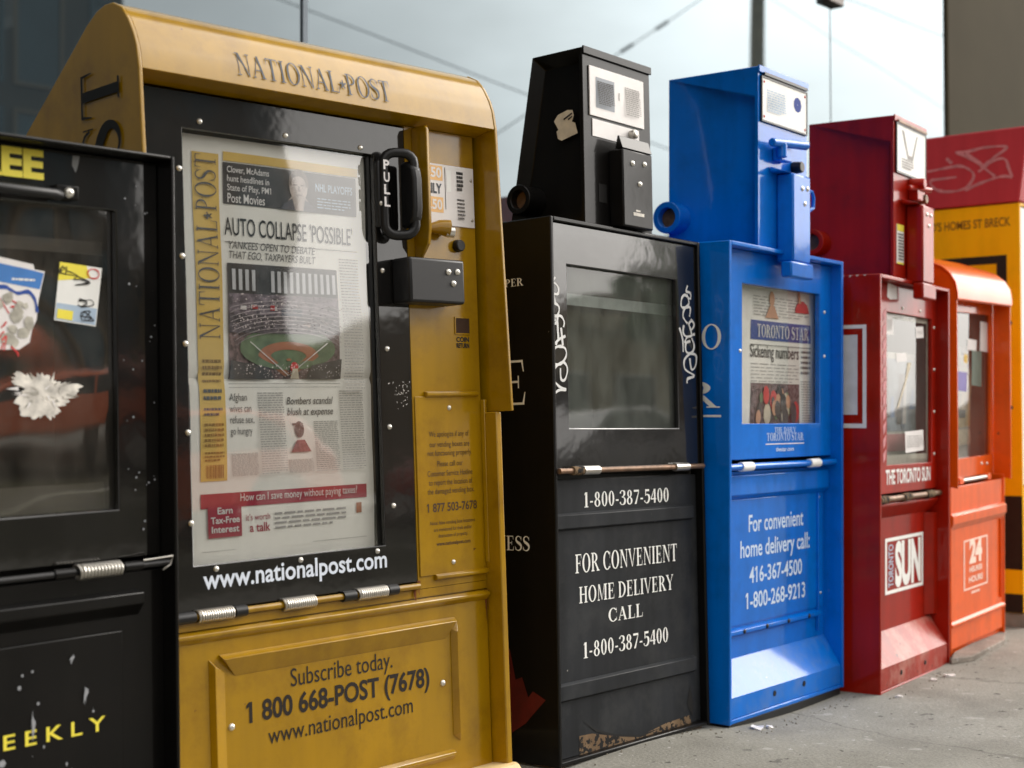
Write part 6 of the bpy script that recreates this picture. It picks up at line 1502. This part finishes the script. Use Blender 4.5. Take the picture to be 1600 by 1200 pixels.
def leafy_tree(x, y, h, r, label, col):
    t = thing('street_tree', (x, y, -0.02, 0, 0, 0), label, 'tree', 'street trees across the road')
    rr = random.Random(int(x*10))
    tk = MB(); tk.tube([(0, 0, 0), (.04, .02, h*.25), (-.03, .05, h*.5), (.02, 0, h*.8)], [.16, .13, .10, .03], 9)
    for k in range(8):
        a = rr.uniform(0, 6.28); z = h*rr.uniform(.35, .65); e = r*rr.uniform(.5, .8)
        tk.tube([(0, 0, z), (e*.5*math.cos(a), e*.5*math.sin(a), z+h*.1), (e*math.cos(a), e*math.sin(a), z+h*.2)], [.06, .04, .015], 6)
    tk.build('trunk', plain('bark', srgb(84, 70, 56), rough=.9, var=.3), t, smooth=True)
    lf = MB()
    cl = []
    for k in range(26):
        a = rr.uniform(0, 6.28); b = rr.uniform(-.6, 1); e = rr.uniform(.3, 1)
        cl.append((r*e*math.cos(a)*math.sqrt(1-b*b*.8), r*e*math.sin(a)*math.sqrt(1-b*b*.8), h*.66+b*h*.32, r*rr.uniform(.2, .36)))
    for k in range(3200):
        c = rr.choice(cl); p = Vector((rr.gauss(0, 1), rr.gauss(0, 1), rr.gauss(0, .8))).normalized()*c[3]*rr.uniform(.5, 1.05) + Vector(c[:3])
        s = rr.uniform(.06, .13); u = Vector((rr.gauss(0, 1), rr.gauss(0, 1), rr.gauss(0, 1))).normalized(); v = u.orthogonal().normalized()
        lf.add([p-u*s, p+v*s*.5, p+u*s, p-v*s*.5], [(0, 1, 2, 3)])
    lf.build('crown', plain('leaves', col, rough=.6, var=.4, scale=1.2), t)
    return t

def parked_car(x, y, body, label):
    t = thing('parked_car', (x, y, -0.13, 0, 0, 0), label, 'car', 'cars parked on the far side of the road')
    L, W = 4.3, 1.75
    prof = [(0, .35), (0.02, .62), (.12, .78), (1.05, .92), (1.75, 1.38), (2.1, 1.45), (3.0, 1.43), (3.45, 1.30), (4.0, .98), (4.25, .90), (4.3, .55), (4.28, .32), (3.75, .30), (3.7, .50), (3.5, .66), (3.2, .66), (3.0, .50), (2.95, .28), (1.3, .28), (1.25, .50), (1.05, .66), (.75, .66), (.55, .50), (.5, .30)]
    b = MB().prism(prof, 'y', -W/2, W/2).build('body', body, t, bevel=0.05, seg=3)
    gl = plain('car glass', srgb(24, 28, 30), rough=.08, spec=.8)
    for s in (-1, 1):
        y0 = s*(W/2+.002)
        m = MB(); pts = [(1.25, .93), (1.82, 1.34), (2.35, 1.38), (2.35, .93)]; m.add([(p[0], y0, p[1]) for p in pts], [(0, 1, 2, 3)]); m.build('side_window', gl, t)
        m = MB(); pts = [(2.42, .93), (2.42, 1.38), (3.0, 1.37), (3.38, 1.25), (3.6, .96)]; m.add([(p[0], y0, p[1]) for p in pts], [(0, 1, 2, 3, 4)]); m.build('side_window', gl, t)
        for wx in (.9, 3.35):
            wh = MB().cyl((wx, s*(W/2-.2), .30), (wx, s*(W/2-.01), .30), .30, n=24).build('wheel', rubber, t, bevel=.03)
            MB().cyl((wx, s*(W/2-.009), .30), (wx, s*(W/2+.006), .30), .19, .16, 20).build('rim', steel, wh)
    for s in (-.55, .55):
        MB().box(-.012, .03, s-.16, s+.16, .62, .74).build('headlight', white, t, bevel=.02)
        MB().box(4.262, 4.30, s-.14, s+.14, .66, .84).build('tail_light', redink, t, bevel=.02)
    return t

def overhead_wire(p, q, r, label, sag=0.25, knots=()):
    P, Q = Vector(p), Vector(q); d = (Q-P); A = P-d*1.0; B = Q+d*1.0; mid = (A+B)/2
    t = thing('overhead_wire', (mid.x, mid.y, mid.z, 0, 0, 0), label, 'wire', 'wires strung above the street')
    MB().tube([A+(B-A)*k/16 - mid - Vector((0, 0, sag*0.0)) for k in range(17)], r, 6).build('cable', rubber, t)
    for k in knots:
        c = P+d*k-mid; MB().cyl(c-d.normalized()*.16, c+d.normalized()*.16, r*3.2, n=10).build('insulator', rubber, t)
    return t

pavement()
glass_building()
mustard_box_t, yw = mustard_box()
black_box()
blue_t, bw = blue_box()
red_t, rw = red_box()
orange_t, ow = orange_box()
free_t, aw = free_box()
yellow_tall_box()
big_front_page((1.1872, 1.5380, -0.0000, -4.793, -1.051, -1.480), yw)
small_front_page((2.4417, 1.4397, -0.0089, 1.263, -0.035, 0.396), bw)
plain_pages((2.9751, 1.3802, -0.0047, 4.493, -0.017, 0.477), rw, 'tabloid page with a blue grey cover picture inside the dark red box', 0.075, [plain('blue grey print', srgb(120, 130, 140), rough=.8, var=.3), photo_grey, plain('slate print', srgb(92, 104, 120), rough=.8), plain('denim print', srgb(84, 112, 150), rough=.8), greyink, midink, plain('dull pink print', srgb(168, 110, 112), rough=.8)])
plain_pages((3.5029, 1.4374, -0.0001, 3.342, -1.357, 0.842), ow, 'crumpled beige page leaning inside the orange box', 0.085, [plain('beige print', srgb(196, 180, 146), rough=.8, var=.3), beige, greyink, midink, plain('ochre wash', srgb(190, 160, 110), rough=.8), beige])

# broken paving and scraps of litter at the boxes' feet
def slab_piece(pts, z, label):
    cx_ = sum(p[0] for p in pts)/len(pts); cy_ = sum(p[1] for p in pts)/len(pts)
    t = thing('broken_slab', (cx_, cy_, bump_h(cx_, cy_), 0, 0, 0), label, 'paving')
    MB().prism([(p[0]-cx_, p[1]-cy_) for p in pts], 'z', -0.004, z).build('slab', ground_mat('broken paving', srgb(120, 112, 104), srgb(160, 150, 140), 9.0, crack=False), t, bevel=0.003)
def g2(p): return (p[0], p[1])
slab_piece([g2((3.4263, 1.4064, 0)), g2((3.495, 1.3796, 0)), g2((3.8031, 1.415, 0)), g2((3.9628, 1.4689, 0)), g2((3.8483, 1.4835, 0)), g2((3.5218, 1.4389, 0))], 0.012, 'thin broken paving slab along the foot of the orange box')
def scrap(p, s, label):
    rr = random.Random(int(p[0]*1000)); t = thing('litter_scrap', (p[0], p[1], bump_h(p[0], p[1])+0.0005, rr.uniform(0, 360), 0, 0), label, 'litter', 'pale scraps on the pavement')
    m = MB(); n = 7; vs = [(s*rr.uniform(.5, 1)*math.cos(k*6.28/n)*1.5, s*rr.uniform(.5, 1)*math.sin(k*6.28/n), rr.uniform(0.001, .006)) for k in range(n)]; vs += [(v[0]*.9, v[1]*.9, 0.0) for v in vs]
    m.add(vs, [tuple(range(n)), tuple(range(2*n-1, n-1, -1))] + [(k, n+k, n+(k+1) % n, (k+1) % n) for k in range(n)]); m.build('scrap', label_w, t)
for p, s, lb in (((2.4842, 1.4047, 0), .016, 'larger white scrap in front of the bright blue box'), ((2.5149, 1.3941, 0), .011, 'small white scrap right of the larger one by the bright blue box'),
                 ((3.2793, 1.3494, 0), .014, 'pale scrap on the pavement below the orange box corner'), ((3.2085, 1.358, 0), .007, 'tiny pale scrap in front of the dark red box'), ((2.9772, 1.3378, 0), .008, 'dull fleck of litter at the dark red box foot')):
    scrap(p, s, lb)

# the street opposite (seen only as reflections in glass and gloss paint)
brick = plain('red brick', srgb(140, 74, 54), rough=.85, var=.25, scale=3)
brick2 = plain('brown brick', srgb(112, 84, 66), rough=.85, var=.25, scale=3)
towerm = plain('dark tower cladding', srgb(58, 62, 62), rough=.5, var=.3, scale=.6)
towerg = plain('tower glass', srgb(40, 62, 34), rough=.1, spec=.8, var=.3, scale=.8)
def corner_tower():
    q0, q1, q2, q3 = (10.7866, -17.5, 6.4681), (11.4385, -17.5, 7.0728), (12.2916, -17.5, 7.7593), (13.7201, -17.5, 7.3415)
    x0 = q0[0]; t = thing('street_building', (x0, -17.5, 0, 0, 0, 0), 'dark curved roof tower mirrored in the glass at the top left', 'building', 'buildings across the street')
    W = q3[0]-x0; h = q2[2]+1.6
    MB().prism([(0, 0), (W, 0), (W, h+.3), (W-.8, h+.2), (q2[0]-x0+.35, h-.5), (q2[0]-x0, q2[2]), ((q1[0]+q2[0])/2-x0, (q1[2]+q2[2])/2-.12), (q1[0]-x0, q1[2]), (0, q0[2])], 'y', -10, 0).build('wall', plain('dark tower cladding', srgb(66, 66, 58), rough=.6, var=.35, scale=.5), t)
    g = plain('teal tower glass', srgb(58, 88, 98), rough=.15, spec=.6, var=.4, scale=.5)
    mul = plain('tower mullion', srgb(120, 108, 86), rough=.6)
    u = 0.15; k = 0
    while u < W-.5:
        ww = (.55, .9, .4)[k % 3]
        for z, hh in ((.8, 2.2), (3.4, 2.4), (6.2, h-7.6)):
            if u+ww > W-.1: continue
            f = MB().ring((u, u+ww, z, z+hh), (u+.06, u+ww-.06, z+.06, z+hh-.06), 0.003, 0.08).build('window', mul if k % 2 else g, t)
            MB().box(u+.061, u+ww-.061, 0.004, 0.02, z+.061, z+hh-.061).build('pane', g if (k+int(z)) % 3 else towerg, f)
        u += ww+(.18, .5, .3)[k % 3]; k += 1
corner_tower()
city_building(-8.0, 7.5, -17.5, 10, 8.0, brick2, label_w, 2, 5, 'brown brick block across the street left of the dark tower')
city_building(19.0, 31.0, -17.6, 9, 3.6, plain('pale stucco', srgb(186, 168, 136), rough=.85, var=.15, scale=2), label_w, 1, 4, 'low pale stucco shop row across the street')
city_building(32.0, 46.0, -17.6, 9, 4.6, brick2, label_w, 1, 5, 'low brown brick row further along the street')
city_building(48.0, 64.0, -18.0, 9, 6.0, brick, label_w, 2, 5, 'two storey red brick block at the far end of the street')
_tq = (26.6881, -14.4, 6.7422); leafy_tree(_tq[0], -14.4, _tq[2]+0.3, 1.3, 'bright green tree behind the blue coin head in the glass', srgb(86, 118, 58))
leafy_tree(33.0, -14.6, 5.0, 1.7, 'darker street tree further along the far pavement', srgb(70, 100, 54))
parked_car(6.0, -11.8, paint('copper car paint', srgb(236, 112, 56), rough=.25, coat=1, wear=.03), 'copper orange car parked across the road, reflected in the dark doors')
parked_car(12.0, -11.8, paint('red car paint', srgb(196, 66, 40), rough=.25, coat=1, wear=.03), 'red car parked across the road ahead of the copper car')
parked_car(17.5, -11.8, paint('silver car paint', srgb(150, 150, 150), rough=.25, coat=1, wear=.03), 'silver car parked furthest along the far kerb')
po = (27.3012, -13.6, 9.108)
pt = thing('utility_pole', (po[0], -13.6, 0, 0, 0.6, 0), 'brown wooden utility pole mirrored above the blue box', 'pole')
MB().tube([(0, 0, -0.05), (0, 0, 6), (0, 0, 16)], [.19, .17, .13], 14).build('mast', plain('weathered timber', srgb(150, 136, 108), rough=.9, var=.3, scale=6), pt, smooth=True)
MB().box(-.9, .9, -.06, .06, 15.0, 15.16).build('crossarm', plain('weathered timber', srgb(150, 136, 108), rough=.9, var=.3), pt, bevel=.01)
overhead_wire((10.9985, -9, 5.7384), (15.2088, -9, 5.2441), .0085, 'long dark wire mirrored above the mustard hood')
overhead_wire((19.9219, -9.5, 7.6447), (15.3836, -9.5, 4.8617), .0085, 'knotted wire mirrored above the black coin head', knots=(0.22, 0.41))
overhead_wire((22.1487, -8, 7.7883), (25.4482, -8, 7.7646), .009, 'thin wire mirrored right of the blue coin head')
overhead_wire((23.0536, -10, 8.2601), (28.2003, -10, 7.3819), .005, 'faint wire mirrored between the blue and dark red boxes')

m = MB(); rg = random.Random(77)
for (x0, y0), (x1, y1), n in (((2.0027, 1.5061, 0)[:2], (2.4125, 1.4675, 0)[:2], 34), ((2.3988, 1.412, 0)[:2], (2.9035, 1.4313, 0)[:2], 40), ((2.9139, 1.3482, 0)[:2], (3.3891, 1.3944, 0)[:2], 36), ((3.4301, 1.4016, 0)[:2], (3.8707, 1.4366, 0)[:2], 30)):
    for k in range(n):
        f = rg.random(); x = x0+(x1-x0)*f+rg.uniform(-.01, .01); y = y0+(y1-y0)*f-abs(rg.gauss(0, .022))-.003; s_ = rg.uniform(.0010, .0034)
        z = bump_h(x, y); c = [(x+s_*rg.uniform(.5, 1)*math.cos(a), y+s_*rg.uniform(.5, 1)*math.sin(a)) for a in (0, 1.5, 3, 4.6)]
        o = [(p[0], p[1], z) for p in c] + [(x+(p[0]-x)*.5, y+(p[1]-y)*.5, z+s_*.8) for p in c]
        m.add(o, [(0, 3, 2, 1), (4, 5, 6, 7), (0, 1, 5, 4), (1, 2, 6, 5), (2, 3, 7, 6), (3, 0, 4, 7)])
gr = m.build('grit', plain('street grit', srgb(140, 134, 122), rough=.95, var=.5, scale=40)); gr['kind'] = 'stuff'
